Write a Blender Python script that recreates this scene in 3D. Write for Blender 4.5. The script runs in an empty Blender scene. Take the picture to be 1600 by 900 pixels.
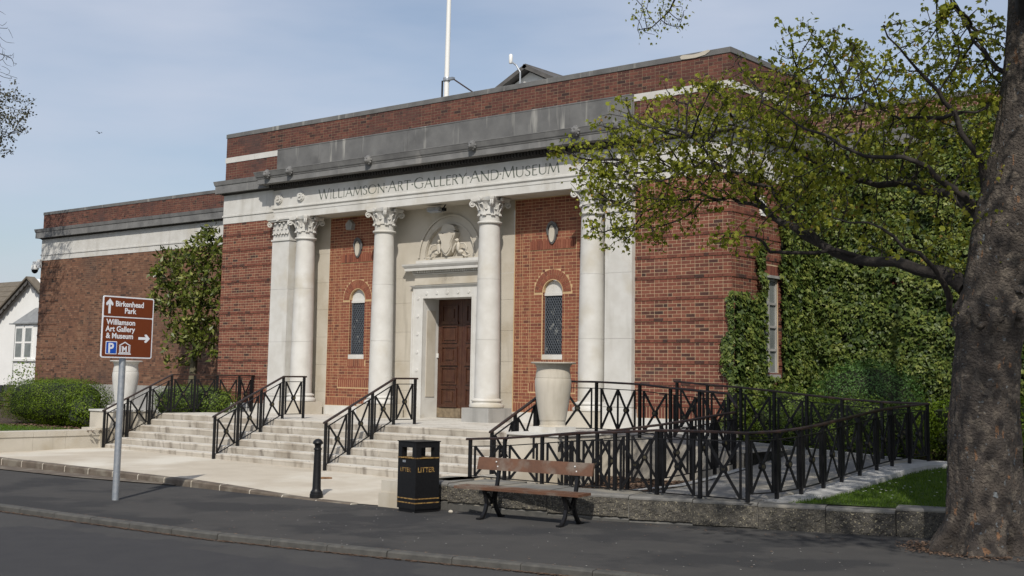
import bpy, bmesh, math, random
import numpy as np
from mathutils import Vector, Matrix
random.seed(7); np.random.seed(7)
SC = bpy.context.scene
COL = SC.collection
R = math.radians

# ------------------------------------------------------------------ camera
cam = bpy.data.objects.new('camera', bpy.data.cameras.new('camera'))
COL.objects.link(cam); SC.camera = cam
cam.data.sensor_width = 36.0
cam.data.lens = 1964.1 / 1600 * 36
cam.data.shift_y = -(450 - 361.35) / 1600
cam.data.clip_end = 3000; cam.data.clip_start = 0.05
yaw, pitch, roll = R(-39.501), R(6.677), R(0.898)
fw = Vector((math.sin(yaw)*math.cos(pitch), math.cos(yaw)*math.cos(pitch), math.sin(pitch)))
rt = Vector((math.cos(yaw), -math.sin(yaw), 0)); up = rt.cross(fw)
r2 = math.cos(roll)*rt + math.sin(roll)*up; u2 = -math.sin(roll)*rt + math.cos(roll)*up
cam.matrix_world = Matrix(((r2.x,u2.x,-fw.x,21.435),(r2.y,u2.y,-fw.y,-22.919),(r2.z,u2.z,-fw.z,1.047),(0,0,0,1)))

# ------------------------------------------------------------------ world, sun, exposure
SUN_AZ, SUN_EL = R(36), R(43)
w = bpy.data.worlds.new('World'); SC.world = w; w.use_nodes = True
nt = w.node_tree; nt.nodes.clear()
sky = nt.nodes.new('ShaderNodeTexSky'); sky.sky_type = 'NISHITA'; sky.sun_disc = False
sky.sun_elevation = SUN_EL; sky.sun_rotation = math.pi - SUN_AZ
sky.air_density = 1.0; sky.dust_density = 1.6; sky.ozone_density = 1.0; sky.altitude = 0
tc = nt.nodes.new('ShaderNodeTexCoord')
mp = nt.nodes.new('ShaderNodeMapping'); mp.inputs['Scale'].default_value = (1.2, 1.2, 5.0)
mp.inputs['Rotation'].default_value = (0.25, 0.12, 0.5)
cn = nt.nodes.new('ShaderNodeTexNoise'); cn.inputs['Scale'].default_value = 1.9; cn.inputs['Detail'].default_value = 5; cn.inputs['Roughness'].default_value = .5
cr = nt.nodes.new('ShaderNodeValToRGB'); cr.color_ramp.elements[0].position = .36; cr.color_ramp.elements[1].position = .74
cr.color_ramp.elements[0].color = (.22,.22,.22,1); cr.color_ramp.elements[1].color = (.95,.95,.95,1)
mx = nt.nodes.new('ShaderNodeMix'); mx.data_type = 'RGBA'
mx.inputs['B'].default_value = (5.3, 5.75, 6.8, 1)
bg = nt.nodes.new('ShaderNodeBackground'); bg.inputs['Strength'].default_value = 0.112
wo = nt.nodes.new('ShaderNodeOutputWorld')
L = nt.links.new
L(tc.outputs['Generated'], mp.inputs['Vector']); L(mp.outputs['Vector'], cn.inputs['Vector'])
L(cn.outputs['Fac'], cr.inputs['Fac']); L(cr.outputs['Color'], mx.inputs['Factor'])
L(sky.outputs['Color'], mx.inputs['A']); L(mx.outputs['Result'], bg.inputs['Color']); L(bg.outputs['Background'], wo.inputs['Surface'])
sl = bpy.data.lights.new('sun', 'SUN'); sl.energy = 4.0; sl.angle = R(0.6); sl.color = (1.0, 0.94, 0.85)
so = bpy.data.objects.new('sun', sl); COL.objects.link(so)
sd = Vector((-math.sin(SUN_AZ)*math.cos(SUN_EL), math.cos(SUN_AZ)*math.cos(SUN_EL), -math.sin(SUN_EL)))
so.rotation_euler = sd.to_track_quat('-Z', 'Y').to_euler(); so.location = (30, -30, 40)
SC.view_settings.view_transform = 'Standard'; SC.view_settings.look = 'None'
SC.view_settings.exposure = 0.0; SC.view_settings.gamma = 1.0
SC.view_settings.use_curve_mapping = False

# ------------------------------------------------------------------ materials
def mat(name, c1, c2=None, scale=6.0, c3=None, scale3=0.8, lo3=.5, hi3=.62, streak=None, sstr=.12, sscale=3.0, slo=.5, shi=.7,
        rough=.85, bump=.25, bscale=40.0, bdist=.01, metal=0.0, spec=.4, tint=None, speck=None, speckscale=80, specklo=.62, detail=6, coat=0):
    m = bpy.data.materials.new(name); m.use_nodes = True
    t = m.node_tree; t.nodes.clear(); N = t.nodes.new; K = t.links.new
    o = N('ShaderNodeOutputMaterial'); b = N('ShaderNodeBsdfPrincipled'); K(b.outputs[0], o.inputs[0])
    b.inputs['Roughness'].default_value = rough; b.inputs['Metallic'].default_value = metal
    b.inputs['Specular IOR Level'].default_value = spec; b.inputs['Coat Weight'].default_value = coat
    tc = N('ShaderNodeTexCoord'); co = tc.outputs['Object']
    def noise(s, d=detail, vec=co, ro=.55):
        n = N('ShaderNodeTexNoise'); n.inputs['Scale'].default_value = s; n.inputs['Detail'].default_value = d; n.inputs['Roughness'].default_value = ro
        K(vec, n.inputs['Vector']); return n.outputs['Fac']
    def ramp(fac, a, c):
        r = N('ShaderNodeMapRange'); r.inputs['From Min'].default_value = a; r.inputs['From Max'].default_value = c; K(fac, r.inputs['Value']); return r.outputs[0]
    def mix(fac, A, B, mode='MIX'):
        x = N('ShaderNodeMix'); x.data_type = 'RGBA'; x.blend_type = mode
        if isinstance(fac, float): x.inputs['Factor'].default_value = fac
        else: K(fac, x.inputs['Factor'])
        for nm, v in (('A', A), ('B', B)):
            if isinstance(v, tuple): x.inputs[nm].default_value = v + (1,)
            else: K(v, x.inputs[nm])
        return x.outputs['Result']
    if tint:   # ramp over the per-piece attribute
        at = N('ShaderNodeAttribute'); at.attribute_name = 'tint'
        rp = N('ShaderNodeValToRGB'); cr = rp.color_ramp
        cr.elements[0].position = 0; cr.elements[0].color = tint[0] + (1,)
        cr.elements[1].position = 1; cr.elements[1].color = tint[-1] + (1,)
        for i, c in enumerate(tint[1:-1]):
            e = cr.elements.new((i+1)/(len(tint)-1)); e.color = c + (1,)
        K(at.outputs['Fac'], rp.inputs['Fac']); col = rp.outputs['Color']
        if c2: col = mix(ramp(noise(scale), .35, .7), col, mix(1.0, col, c2, 'MULTIPLY'))
    else:
        col = c1
        if c2: col = mix(ramp(noise(scale), .35, .65), c1, c2)
    if c3: col = mix(ramp(noise(scale3, 5), lo3, hi3), col, c3)
    if streak:
        ma = N('ShaderNodeMapping'); ma.inputs['Scale'].default_value = (1, 1, sstr); K(co, ma.inputs['Vector'])
        col = mix(ramp(noise(sscale, 4, ma.outputs[0]), slo, shi), col, streak)
    if speck: col = mix(ramp(noise(speckscale, 2), specklo, specklo+.06), col, speck)
    if isinstance(col, tuple): b.inputs['Base Color'].default_value = col + (1,)
    else: K(col, b.inputs['Base Color'])
    if bump:
        bp = N('ShaderNodeBump'); bp.inputs['Strength'].default_value = bump; bp.inputs['Distance'].default_value = bdist
        K(noise(bscale, 5), bp.inputs['Height']); K(bp.outputs[0], b.inputs['Normal'])
    return m
def leafmat(name, a, b_, c, trans=.25, rough=.45, spec=.4):
    m = bpy.data.materials.new(name); m.use_nodes = True
    t = m.node_tree; t.nodes.clear(); N = t.nodes.new; K = t.links.new
    o = N('ShaderNodeOutputMaterial'); p = N('ShaderNodeBsdfPrincipled'); tr = N('ShaderNodeBsdfTranslucent'); ms = N('ShaderNodeMixShader')
    at = N('ShaderNodeAttribute'); at.attribute_name = 'tint'
    rp = N('ShaderNodeValToRGB'); cr = rp.color_ramp
    cr.elements[0].color = a + (1,); cr.elements[1].color = c + (1,); e = cr.elements.new(.5); e.color = b_ + (1,)
    K(at.outputs['Fac'], rp.inputs['Fac']); K(rp.outputs[0], p.inputs['Base Color']); K(rp.outputs[0], tr.inputs['Color'])
    p.inputs['Roughness'].default_value = rough; p.inputs['Specular IOR Level'].default_value = spec
    ms.inputs[0].default_value = trans
    K(p.outputs[0], ms.inputs[1]); K(tr.outputs[0], ms.inputs[2]); K(ms.outputs[0], o.inputs[0])
    return m
MT = {}
MT['white'] = mat('white_stone', (.555,.55,.525), (.49,.48,.45), 3.0, c3=(.42,.38,.30), scale3=.7, lo3=.56, hi3=.75, streak=(.36,.345,.31), sscale=2.2, slo=.6, shi=.85, bump=.15, bscale=60)
MT['cream'] = mat('cream_stone', (.49,.455,.39), (.43,.395,.33), 1.5, c3=(.36,.31,.23), scale3=1.0, lo3=.5, hi3=.72, streak=(.30,.27,.22), slo=.58, shi=.8, bump=.15, bscale=60)
MT['grey'] = mat('weathered_grey_stone', (.155,.155,.152), (.105,.105,.105), 1.6, c3=(.075,.075,.075), scale3=1.1, lo3=.55, hi3=.75, streak=(.33,.325,.30), sscale=3.4, slo=.60, shi=.72, bump=.25, bscale=50)
MT['corngrey'] = mat('cornice_stone', (.19,.19,.187), (.125,.125,.125), 2.0, streak=(.30,.29,.27), sscale=2.6, slo=.6, shi=.8, c3=(.085,.085,.085), scale3=1.3, lo3=.55, hi3=.75, bump=.25, bscale=50)
MT['dark'] = mat('painted_shade_stone', (.022,.020,.019), (.045,.042,.04), 3.0, bump=.3, bscale=50)  # near-black colour carries the shade under the cornice overhang
MT['step'] = mat('step_stone', (.55,.53,.48), (.47,.45,.405), 2.5, c3=(.33,.30,.25), scale3=2.0, lo3=.52, hi3=.7, speck=(.16,.14,.12), speckscale=9, specklo=.66, bump=.25, bscale=40)
MT['riser'] = mat('riser_stone', (.47,.435,.38), (.39,.355,.30), 2.0, streak=(.17,.145,.12), sscale=6, slo=.53, shi=.74, c3=(.30,.26,.21), scale3=1.6, lo3=.52, hi3=.72, bump=.35, bscale=40)
MT['kerb'] = mat('brown_kerb_stone', (.13,.105,.082), (.085,.068,.052), 5, c3=(.17,.15,.12), scale3=2, bump=.4, bscale=60)
MT['kerbgrey'] = mat('grey_kerb_stone', (.085,.082,.074), (.055,.054,.05), 6, bump=.4, bscale=60)
MT['mortarP'] = mat('cream_mortar', (.50,.385,.25), (.40,.30,.19), 4, bump=.2)
MT['mortarO'] = mat('golden_mortar', (.50,.345,.19), (.41,.285,.155), 4, bump=.2)
MT['mortarW'] = mat('brown_mortar', (.26,.195,.13), (.16,.12,.08), 2.5, c3=(.09,.07,.055), scale3=.6, bump=.2)
MT['brickP'] = mat('red_brick', (0,0,0), (.75,.72,.72), 9, tint=[(.052,.026,.022),(.135,.046,.031),(.190,.064,.041),(.225,.084,.052)], c3=(.12,.062,.050), scale3=.5, lo3=.62, hi3=.85, bump=.35, bscale=90, bdist=.006)
MT['brickO'] = mat('orange_brick', (0,0,0), (.8,.76,.74), 9, tint=[(.125,.044,.030),(.190,.062,.038),(.230,.078,.044),(.255,.098,.056)], bump=.35, bscale=90, bdist=.006)
MT['brickW'] = mat('brown_brick', (0,0,0), (.72,.72,.72), 7, tint=[(.06,.034,.025),(.14,.068,.042),(.195,.092,.054),(.24,.128,.078)], c3=(.07,.042,.034), scale3=.35, lo3=.5, hi3=.7, bump=.3, bscale=90, bdist=.006)
MT['brickD'] = mat('weathered_parapet_brick', (0,0,0), (.75,.72,.72), 9, tint=[(.045,.024,.021),(.095,.037,.029),(.125,.046,.034),(.16,.062,.042)], c3=(.075,.045,.04), scale3=.6, lo3=.52, hi3=.75, bump=.35, bscale=90, bdist=.006)
MT['asphalt'] = mat('pavement_asphalt', (.054,.053,.052), (.063,.061,.059), 2.0, c3=(.040,.040,.041), scale3=.7, lo3=.50, hi3=.58, speck=(.12,.12,.115), speckscale=140, specklo=.70, rough=.95, bump=.5, bscale=220, bdist=.006, spec=.15)
MT['road'] = mat('road_asphalt', (.056,.055,.055), (.064,.063,.062), 1.6, c3=(.048,.048,.050), scale3=.5, lo3=.5, hi3=.54, speck=(.15,.15,.145), speckscale=120, specklo=.66, rough=.95, bump=.6, bscale=180, bdist=.008, spec=.15)
MT['patch'] = mat('newer_road_tar', (.046,.046,.049), (.052,.052,.054), 2.5, speck=(.13,.13,.13), speckscale=120, specklo=.68, rough=.95, bump=.6, bscale=200, bdist=.008, spec=.15)
MT['fore'] = mat('forecourt_concrete', (.47,.425,.35), (.42,.375,.305), 1.6, c3=(.56,.53,.46), scale3=.45, lo3=.5, hi3=.66, speck=(.3,.26,.2), speckscale=50, specklo=.68, rough=.9, bump=.3, bscale=120)
MT['ramp'] = mat('ramp_concrete', (.22,.215,.205), (.18,.175,.17), 2.0, c3=(.34,.31,.25), scale3=1.2, rough=.9, bump=.3, bscale=120)
MT['rampedge'] = mat('pale_ramp_edge', (.40,.40,.39), (.30,.30,.29), 6, rough=.9, bump=.3)
MT['agg'] = mat('pebble_faced_stone', (.115,.105,.085), (.06,.056,.05), 22, c3=(.045,.043,.04), scale3=1.6, lo3=.5, hi3=.66, speck=(.30,.27,.19), speckscale=42, specklo=.61, rough=.95, bump=1.0, bscale=45, bdist=.03)
MT['walltop'] = mat('wall_top_stone', (.17,.165,.155), (.12,.118,.11), 5, c3=(.23,.215,.18), scale3=1.2, rough=.9, bump=.4, bscale=70)
MT['black'] = mat('black_gloss_paint', (.006,.006,.007), (.010,.010,.011), 30, rough=.42, bump=.06, bscale=200, spec=.3)
MT['rail'] = mat('handrail_paint', (.036,.017,.012), (.014,.010,.009), 12, rough=.42, bump=.05, spec=.5)
MT['gold'] = mat('gold_paint', (.34,.22,.07), (.10,.05,.02), 22, rough=.5, bump=0)
MT['boss'] = mat('boss_paint', (.10,.085,.04), (.02,.02,.02), 40, rough=.5, bump=0)
MT['galv'] = mat('galvanised_steel', (.30,.33,.37), (.40,.42,.44), 14, rough=.45, metal=.6, bump=.05)
MT['plastic'] = mat('white_plastic', (.72,.72,.70), rough=.5, bump=0)
MT['signwhite'] = mat('white_sign_sheet', (.74,.76,.80), rough=.5, bump=0)
MT['signbrown'] = mat('brown_sign_sheet', (.155,.036,.010), (.145,.033,.010), 5, rough=.5, bump=0, spec=.3)
MT['signblue'] = mat('blue_sign_sheet', (.01,.075,.42), rough=.5, bump=0)
MT['wood'] = mat('stained_door_wood', (.078,.034,.018), (.052,.022,.012), 7, streak=(.045,.014,.009), sscale=22, slo=.4, shi=.7, rough=.4, bump=.2, bscale=30, spec=.4)
MT['kick'] = mat('worn_door_foot', (.22,.17,.11), (.13,.10,.065), 9, rough=.6, bump=.2)
MT['bench'] = mat('bench_timber', (.125,.060,.034), (.085,.042,.025), 5, c3=(.15,.115,.09), scale3=2.6, lo3=.46, hi3=.6, rough=.55, bump=.3, bscale=40)
MT['glass'] = mat('dark_window_glass', (.006,.007,.009), (.015,.018,.022), 6, speck=(.20,.20,.18), speckscale=8, specklo=.64, rough=.3, bump=0, spec=.3)  # pale specks in the colour stand in for reflections on the panes
MT['lead'] = mat('window_lead', (.11,.125,.145), rough=.5, bump=0)
MT['render'] = mat('white_render', (.74,.74,.72), (.70,.70,.68), 1.2, rough=.9, bump=.1)
MT['tile'] = mat('grey_brown_roof_tile', (.115,.098,.075), (.155,.13,.098), 3, rough=.85, bump=.3)
MT['slate'] = mat('grey_slate', (.11,.105,.10), (.075,.072,.07), 3, rough=.8, bump=.3)
MT['leadroof'] = mat('lead_roof', (.25,.26,.26), (.19,.195,.2), 3, rough=.5, bump=.1)
MT['cement'] = mat('cement_plinth', (.36,.355,.34), (.29,.285,.27), 1.6, streak=(.18,.18,.17), sscale=3, slo=.5, shi=.8, rough=.9, bump=.25)
MT['letter'] = mat('incised_letter', (.115,.13,.11), rough=.9, bump=0)
MT['joint'] = mat('stone_joint', (.19,.17,.14), rough=.9, bump=0)
MT['grass'] = mat('grass_ground', (.038,.072,.008), (.056,.096,.012), 7, rough=.95, bump=.8, bscale=90, bdist=.03)
MT['blade'] = leafmat('grass_blade', (.042,.090,.006), (.070,.130,.010), (.11,.17,.018), .25, .6, .2)
MT['soil'] = mat('bark_mulch_ground', (.055,.035,.024), (.03,.02,.014), 30, speck=(.19,.12,.075), speckscale=26, specklo=.58, rough=.95, bump=1.0, bscale=28, bdist=.05)
MT['chip'] = mat('bark_chip', (0,0,0), tint=[(.05,.03,.02),(.11,.066,.042),(.20,.13,.085)], bump=0)
MT['bark'] = mat('mottled_bark', (.082,.068,.056), (.050,.042,.037), 4.0, c3=(.125,.105,.085), scale3=7.0, lo3=.54, hi3=.60, streak=(.19,.105,.058), sstr=.4, sscale=11, slo=.635, shi=.67, speck=(.15,.165,.175), speckscale=12, specklo=.655, rough=.95, bump=1.0, bscale=30, bdist=.06)
MT['twig'] = mat('dark_branch_bark', (.022,.018,.016), (.036,.030,.026), 9, rough=.9, bump=.6, bscale=30, bdist=.02)
MT['stem'] = mat('olive_stem_bark', (.13,.12,.07), (.08,.07,.045), 8, rough=.9, bump=.4)
MT['leafTree'] = leafmat('young_maple_leaf', (.12,.145,.014), (.235,.265,.026), (.40,.38,.07), .42, .6, .2)
MT['leafRed'] = leafmat('bronze_leaf', (.16,.09,.03), (.27,.16,.045), (.42,.27,.08), .35, .6, .2)
MT['leafIvy'] = leafmat('ivy_leaf', (.018,.038,.008), (.078,.112,.022), (.19,.215,.05), .15, .5, .3)
MT['leafMag'] = leafmat('glossy_magnolia_leaf', (.034,.052,.006), (.095,.120,.018), (.25,.25,.07), .10, .42, .28)
MT['leafHedge'] = leafmat('hedge_leaf', (.036,.066,.004), (.088,.140,.006), (.15,.21,.012), .22, .5, .25)
MT['leafLime'] = leafmat('lime_shrub_leaf', (.045,.080,.008), (.090,.145,.012), (.17,.22,.022), .2, .5)
MT['leafGlau'] = leafmat('soft_green_conifer_leaf', (.034,.080,.016), (.066,.140,.028), (.11,.19,.042), .15, .55)
MT['leafFar'] = leafmat('olive_far_leaf', (.035,.035,.014), (.06,.058,.02), (.09,.08,.03), .2, .5)
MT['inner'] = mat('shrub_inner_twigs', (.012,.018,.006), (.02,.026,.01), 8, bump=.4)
MT['daisy'] = mat('daisy_petal', (.8,.8,.78), bump=0)
MT['litter'] = mat('litter_paper', (.7,.68,.64), bump=0)
MT['dead'] = mat('fallen_leaf', (.22,.12,.05), (.12,.06,.03), 20, bump=0)
MT['birdm'] = mat('dark_feather', (.03,.03,.035), bump=0)
MT['brickrough'] = mat('rough_garden_wall_stone', (.17,.095,.075), (.09,.06,.05), 6, c3=(.12,.11,.10), scale3=3, bump=.8, bscale=20, bdist=.03)
MT['curtain'] = mat('grey_window_glass', (.20,.215,.21), (.14,.155,.15), 3, rough=.2, bump=0, spec=.7)

# ------------------------------------------------------------------ mesh helpers (all coordinates in metres, world space)
class MB:
    def __init__(s): s.v = []; s.f = []; s.t = []
    def add(s, vs, fs, t=0.5):
        b = len(s.v); s.v += [tuple(x) for x in vs]; s.f += [tuple(b+i for i in f) for f in fs]; s.t += [t]*len(fs)
    def box(s, x0, x1, y0, y1, z0, z1, t=.5):
        s.add([(x0,y0,z0),(x1,y0,z0),(x1,y1,z0),(x0,y1,z0),(x0,y0,z1),(x1,y0,z1),(x1,y1,z1),(x0,y1,z1)],
              [(0,3,2,1),(4,5,6,7),(0,1,5,4),(1,2,6,5),(2,3,7,6),(3,0,4,7)], t)
    def obox(s, c, ax, ay, az, t=.5):   # centre and three half vectors
        c, ax, ay, az = Vector(c), Vector(ax), Vector(ay), Vector(az)
        p = [c+sx*ax+sy*ay+sz*az for sz in (-1,1) for sx, sy in ((-1,-1),(1,-1),(1,1),(-1,1))]
        s.add(p, [(0,3,2,1),(4,5,6,7),(0,1,5,4),(1,2,6,5),(2,3,7,6),(3,0,4,7)], t)
    def bar(s, a, b, w, d=None, upv=(0,0,1), t=.5):  # rectangular bar from a to b, w across, d along upv
        a, b = Vector(a), Vector(b); d = d or w; ax = (b-a)
        if ax.length < 1e-6: return
        n = ax.normalized(); u = Vector(upv); sd = n.cross(u)
        if sd.length < 1e-4: sd = n.cross(Vector((0,1,0)))
        sd.normalize(); u = sd.cross(n).normalized()
        s.obox((a+b)/2, sd*w/2, ax/2, u*d/2, t)
    def quad(s, a, b, c, d, t=.5): s.add([a,b,c,d], [(0,1,2,3)], t)
    def poly(s, pts, t=.5): s.add(pts, [tuple(range(len(pts)))], t)
    def tube(s, pts, rad, n=8, cap=True, t=.5):
        pts = [Vector(p) for p in pts]; rings = []
        rad = [float(x) for x in rad] if hasattr(rad, '__len__') else [float(rad)]*len(pts)
        ref = None
        for i, p in enumerate(pts):
            d = (pts[min(i+1,len(pts)-1)] - pts[max(i-1,0)])
            d = d.normalized() if d.length > 1e-9 else Vector((0,0,1))
            if ref is None: ref = d.cross(Vector((0,0,1))) if abs(d.z) < .9 else d.cross(Vector((1,0,0)))
            ref = (ref - d*ref.dot(d)); ref = ref.normalized() if ref.length > 1e-6 else d.orthogonal().normalized()
            q = d.cross(ref)
            rings.append([p + rad[i]*(math.cos(2*math.pi*k/n)*ref + math.sin(2*math.pi*k/n)*q) for k in range(n)])
        vs = [v for r in rings for v in r]; fs = []
        for i in range(len(pts)-1):
            for k in range(n): fs.append((i*n+k, i*n+(k+1)%n, (i+1)*n+(k+1)%n, (i+1)*n+k))
        if cap: fs += [tuple(range(n-1,-1,-1)), tuple((len(pts)-1)*n+k for k in range(n))]
        s.add(vs, fs, t)
    def lathe(s, cx, cy, prof, n=24, t=.5, sq=1.0, cap=True):   # prof: (r, z)
        vs = []; fs = []; m = len(prof)
        for r, z in prof:
            for k in range(n): a = 2*math.pi*k/n; vs.append((cx+r*math.cos(a), cy+r*math.sin(a)*sq, z))
        for i in range(m-1):
            for k in range(n): fs.append((i*n+k, i*n+(k+1)%n, (i+1)*n+(k+1)%n, (i+1)*n+k))
        if cap: fs += [tuple(range(n-1,-1,-1)), tuple((m-1)*n+k for k in range(n))]
        s.add(vs, fs, t)
    def prism(s, pts, h0, h1, axis='y', t=.5):   # polygon (a,b) extruded on axis
        n = len(pts)
        f = {'y': lambda p, h: (p[0], h, p[1]), 'x': lambda p, h: (h, p[0], p[1]), 'z': lambda p, h: (p[0], p[1], h)}[axis]
        s.add([f(p,h0) for p in pts] + [f(p,h1) for p in pts],
              [tuple(range(n)), tuple(range(2*n-1, n-1, -1))] + [((i+1)%n, i, n+i, n+(i+1)%n) for i in range(n)], t)
    def grid(s, nx, ny, fn, t=.5):
        s.add([fn(i/nx, j/ny) for j in range(ny+1) for i in range(nx+1)],
              [(j*(nx+1)+i, j*(nx+1)+i+1, (j+1)*(nx+1)+i+1, (j+1)*(nx+1)+i) for j in range(ny) for i in range(nx)], t)
def rootloc(p):
    while p.parent: p = p.parent
    return Vector(p.location)
def mesh_from(mb, name, m, off=(0,0,0), smooth=False, tint=False):
    me = bpy.data.meshes.new(name)
    o = Vector(off); me.from_pydata([(v[0]-o.x, v[1]-o.y, v[2]-o.z) for v in mb.v], [], mb.f)
    me.materials.append(m)
    if tint:
        at = me.attributes.new('tint', 'FLOAT', 'FACE'); at.data.foreach_set('value', mb.t)
    if smooth:
        me.polygons.foreach_set('use_smooth', [True]*len(me.polygons))
        me.set_sharp_from_angle(angle=R(smooth if smooth is not True else 40))
    me.update(); return me
def part(name, mb, m, parent, smooth=False, tint=False, fixn=True, label=None, kind=None):
    off = rootloc(parent) if parent else Vector((0,0,0))
    if isinstance(m, str): m = MT[m]
    me = mesh_from(mb, name, m, off, smooth, tint)
    if fixn and len(mb.f) < 60000:
        bm = bmesh.new(); bm.from_mesh(me); bmesh.ops.recalc_face_normals(bm, faces=bm.faces); bm.to_mesh(me); bm.free()
    ob = bpy.data.objects.new(name, me); COL.objects.link(ob)
    if parent: ob.parent = parent
    if label: ob['label'] = label
    if kind: ob['kind'] = kind
    return ob
def tag(o, label=None, cat=None, group=None, kind=None):
    if label: o['label'] = label
    if cat: o['category'] = cat
    if group: o['group'] = group
    if kind: o['kind'] = kind
    return o
def thing(name, label, cat, loc, group=None):
    o = bpy.data.objects.new(name, None); COL.objects.link(o); o.location = loc; o.empty_display_size = .2
    return tag(o, label, cat, group)
def single(name, mb, m, label, cat, loc, group=None, smooth=False, tint=False, kind=None):
    if isinstance(m, str): m = MT[m]
    me = mesh_from(mb, name, m, loc, smooth, tint)
    bm = bmesh.new(); bm.from_mesh(me); bmesh.ops.recalc_face_normals(bm, faces=bm.faces); bm.to_mesh(me); bm.free()
    o = bpy.data.objects.new(name, me); COL.objects.link(o); o.location = loc
    return tag(o, label, cat, group, kind)
def struct(name, mb, m, smooth=False, tint=False, kind='structure', label=None):
    o = single(name, mb, m, label, None, (0,0,0), None, smooth, tint, kind); return o
def copy_tree(o, parent=None, **kw):
    c = o.copy(); COL.objects.link(c); c.parent = parent
    for ch in list(o.children): copy_tree(ch, c)
    return c
def rn(a, b): return random.uniform(a, b)
# ================================================================== MUSEUM BUILDING
XB, YW, XE, XC = 8.45, 3.7, 24.8, 6.02     # half width, wing set-back, far ends, half width of the colonnade
museum = thing('art_museum', 'long red brick museum with white stone columned entrance between two lower wings', 'museum', (0, 0, 0))

def sect(path, profile):                    # mitred cross sections along a plan path, outward = right hand
    P = [Vector((x, y)) for x, y in path]; out = []
    for i, p in enumerate(P):
        ns = []
        for a, b in ((i-1, i), (i, i+1)):
            if a >= 0 and b < len(P):
                d = (P[b]-P[a]).normalized(); ns.append(Vector((d.y, -d.x)))
        m = (ns[0]+ns[-1]).normalized(); k = 1/m.dot(ns[0])
        out.append([(p.x+m.x*k*o, p.y+m.y*k*o, z) for o, z in profile])
    return out
def loft(mb, A, B, t=.5):
    n = len(A)
    mb.add(A+B, [tuple(range(n)), tuple(range(2*n-1, n-1, -1))]+[((i+1)%n, i, n+i, n+(i+1)%n) for i in range(n)], t)
def run(name, m, path, profile, plen=None, gap=.005, parent=museum, jit=.002, smooth=False):
    S = sect(path, profile)
    if not plen:
        mb = MB()
        for A, B in zip(S, S[1:]): loft(mb, A, B)
        return part(name, mb, m, parent, smooth)
    for A, B in zip(S, S[1:]):
        A = [Vector(a) for a in A]; B = [Vector(b) for b in B]
        ln = (B[-1]-A[-1]).length; n = max(1, round(ln/plen))
        d = (B[0]-A[0]).normalized(); g = gap/2
        for i in range(n):
            mb = MB(); j = rn(0, jit); nrm = Vector((d.y, -d.x, 0))
            # interior joints are square cuts: interpolate on every profile line between the mitred ends
            def cut(k):
                if k == 0: return [a.copy() for a in A]
                if k == n: return [b.copy() for b in B]
                base = A[-1] + (B[-1]-A[-1])*(k/n); s = base.dot(d)
                return [a + d*(s - a.dot(d)) for a in A]
            a0 = [v + d*(g if i else 0) + nrm*j for v in cut(i)]; b0 = [v - d*(g if i < n-1 else 0) + nrm*j for v in cut(i+1)]
            loft(mb, a0, b0); part(name, mb, m, parent)

# ---- brickwork ----------------------------------------------------
BR = {'brickP': MB(), 'brickO': MB(), 'brickW': MB(), 'brickD': MB()}
NEAR = []                                    # (x, z, len, height, proud, tint) of the nearest front bricks, built one by one
def brickface(key, org, d, nrm, u0, u1, z0, z1, groups=False, holes=None, near=False, skew=0, zg=.5, dep=.03):
    ox, oy = org; dx, dy = d; nx, ny = nrm; mb = BR[key]
    nc = int(round((z1-z0)/.075)); h = (z1-z0)/nc
    for c in range(nc):
        za, zb = z0+c*h+.0055, z0+(c+1)*h-.0055
        pr = .0
        if groups and int(round((za-zg)/h)) % 6 == 0: pr = .016
        u = u0 - (0.055 if (c+skew) % 2 else .17) ; k = 0
        hs = holes(za, zb) if holes else []
        while u < u1:
            ln = .214 if k % 2 == 0 else .1015
            a, b = max(u, u0+.002), min(u+ln, u1-.002); u += ln+.011; k += 1
            segs = [(a, b)]
            for ha, hb in hs:
                ns = []
                for sa, sb in segs:
                    if hb <= sa or ha >= sb: ns.append((sa, sb)); continue
                    if ha > sa: ns.append((sa, ha-.005))
                    if hb < sb: ns.append((hb+.005, sb))
                segs = ns
            for sa, sb in segs:
                if sb-sa < .03: continue
                p = .0035+pr+rn(-.0008, .0008); t = min(1, max(0, random.gauss(.55, .25) - (.08 if pr else 0)))
                if near and sa > near and len(NEAR) < 300: NEAR.append((sa, za, sb-sa, zb-za, p, t)); continue
                q = lambda uu, off, z: (ox+dx*uu+nx*off, oy+dy*uu+ny*off, z)
                V = [q(sa,-dep,za), q(sb,-dep,za), q(sb,-dep,zb), q(sa,-dep,zb), q(sa,p,za), q(sb,p,za), q(sb,p,zb), q(sa,p,zb)]
                mb.add(V, [(4,5,6,7),(0,1,5,4),(1,2,6,5),(2,3,7,6),(3,0,4,7)], t)
def soldiers(key, org, d, nrm, u0, u1, z0, z1, w=.065, p0=.0035):
    ox, oy = org; mb = BR[key]; u = u0
    while u < u1-.03:
        b = min(u+w, u1); p = p0+rn(-.0007,.001); t = min(1, max(0, random.gauss(.55,.22)))
        q = lambda uu, off, z: (ox+d[0]*uu+nrm[0]*off, oy+d[1]*uu+nrm[1]*off, z)
        mb.add([q(u,-.03,z0),q(b,-.03,z0),q(b,-.03,z1),q(u,-.03,z1),q(u,p,z0),q(b,p,z0),q(b,p,z1),q(u,p,z1)],
               [(4,5,6,7),(0,1,5,4),(1,2,6,5),(2,3,7,6),(3,0,4,7)], t)
        u = b+.012
F, NF = (1, 0), (0, -1)
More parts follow.
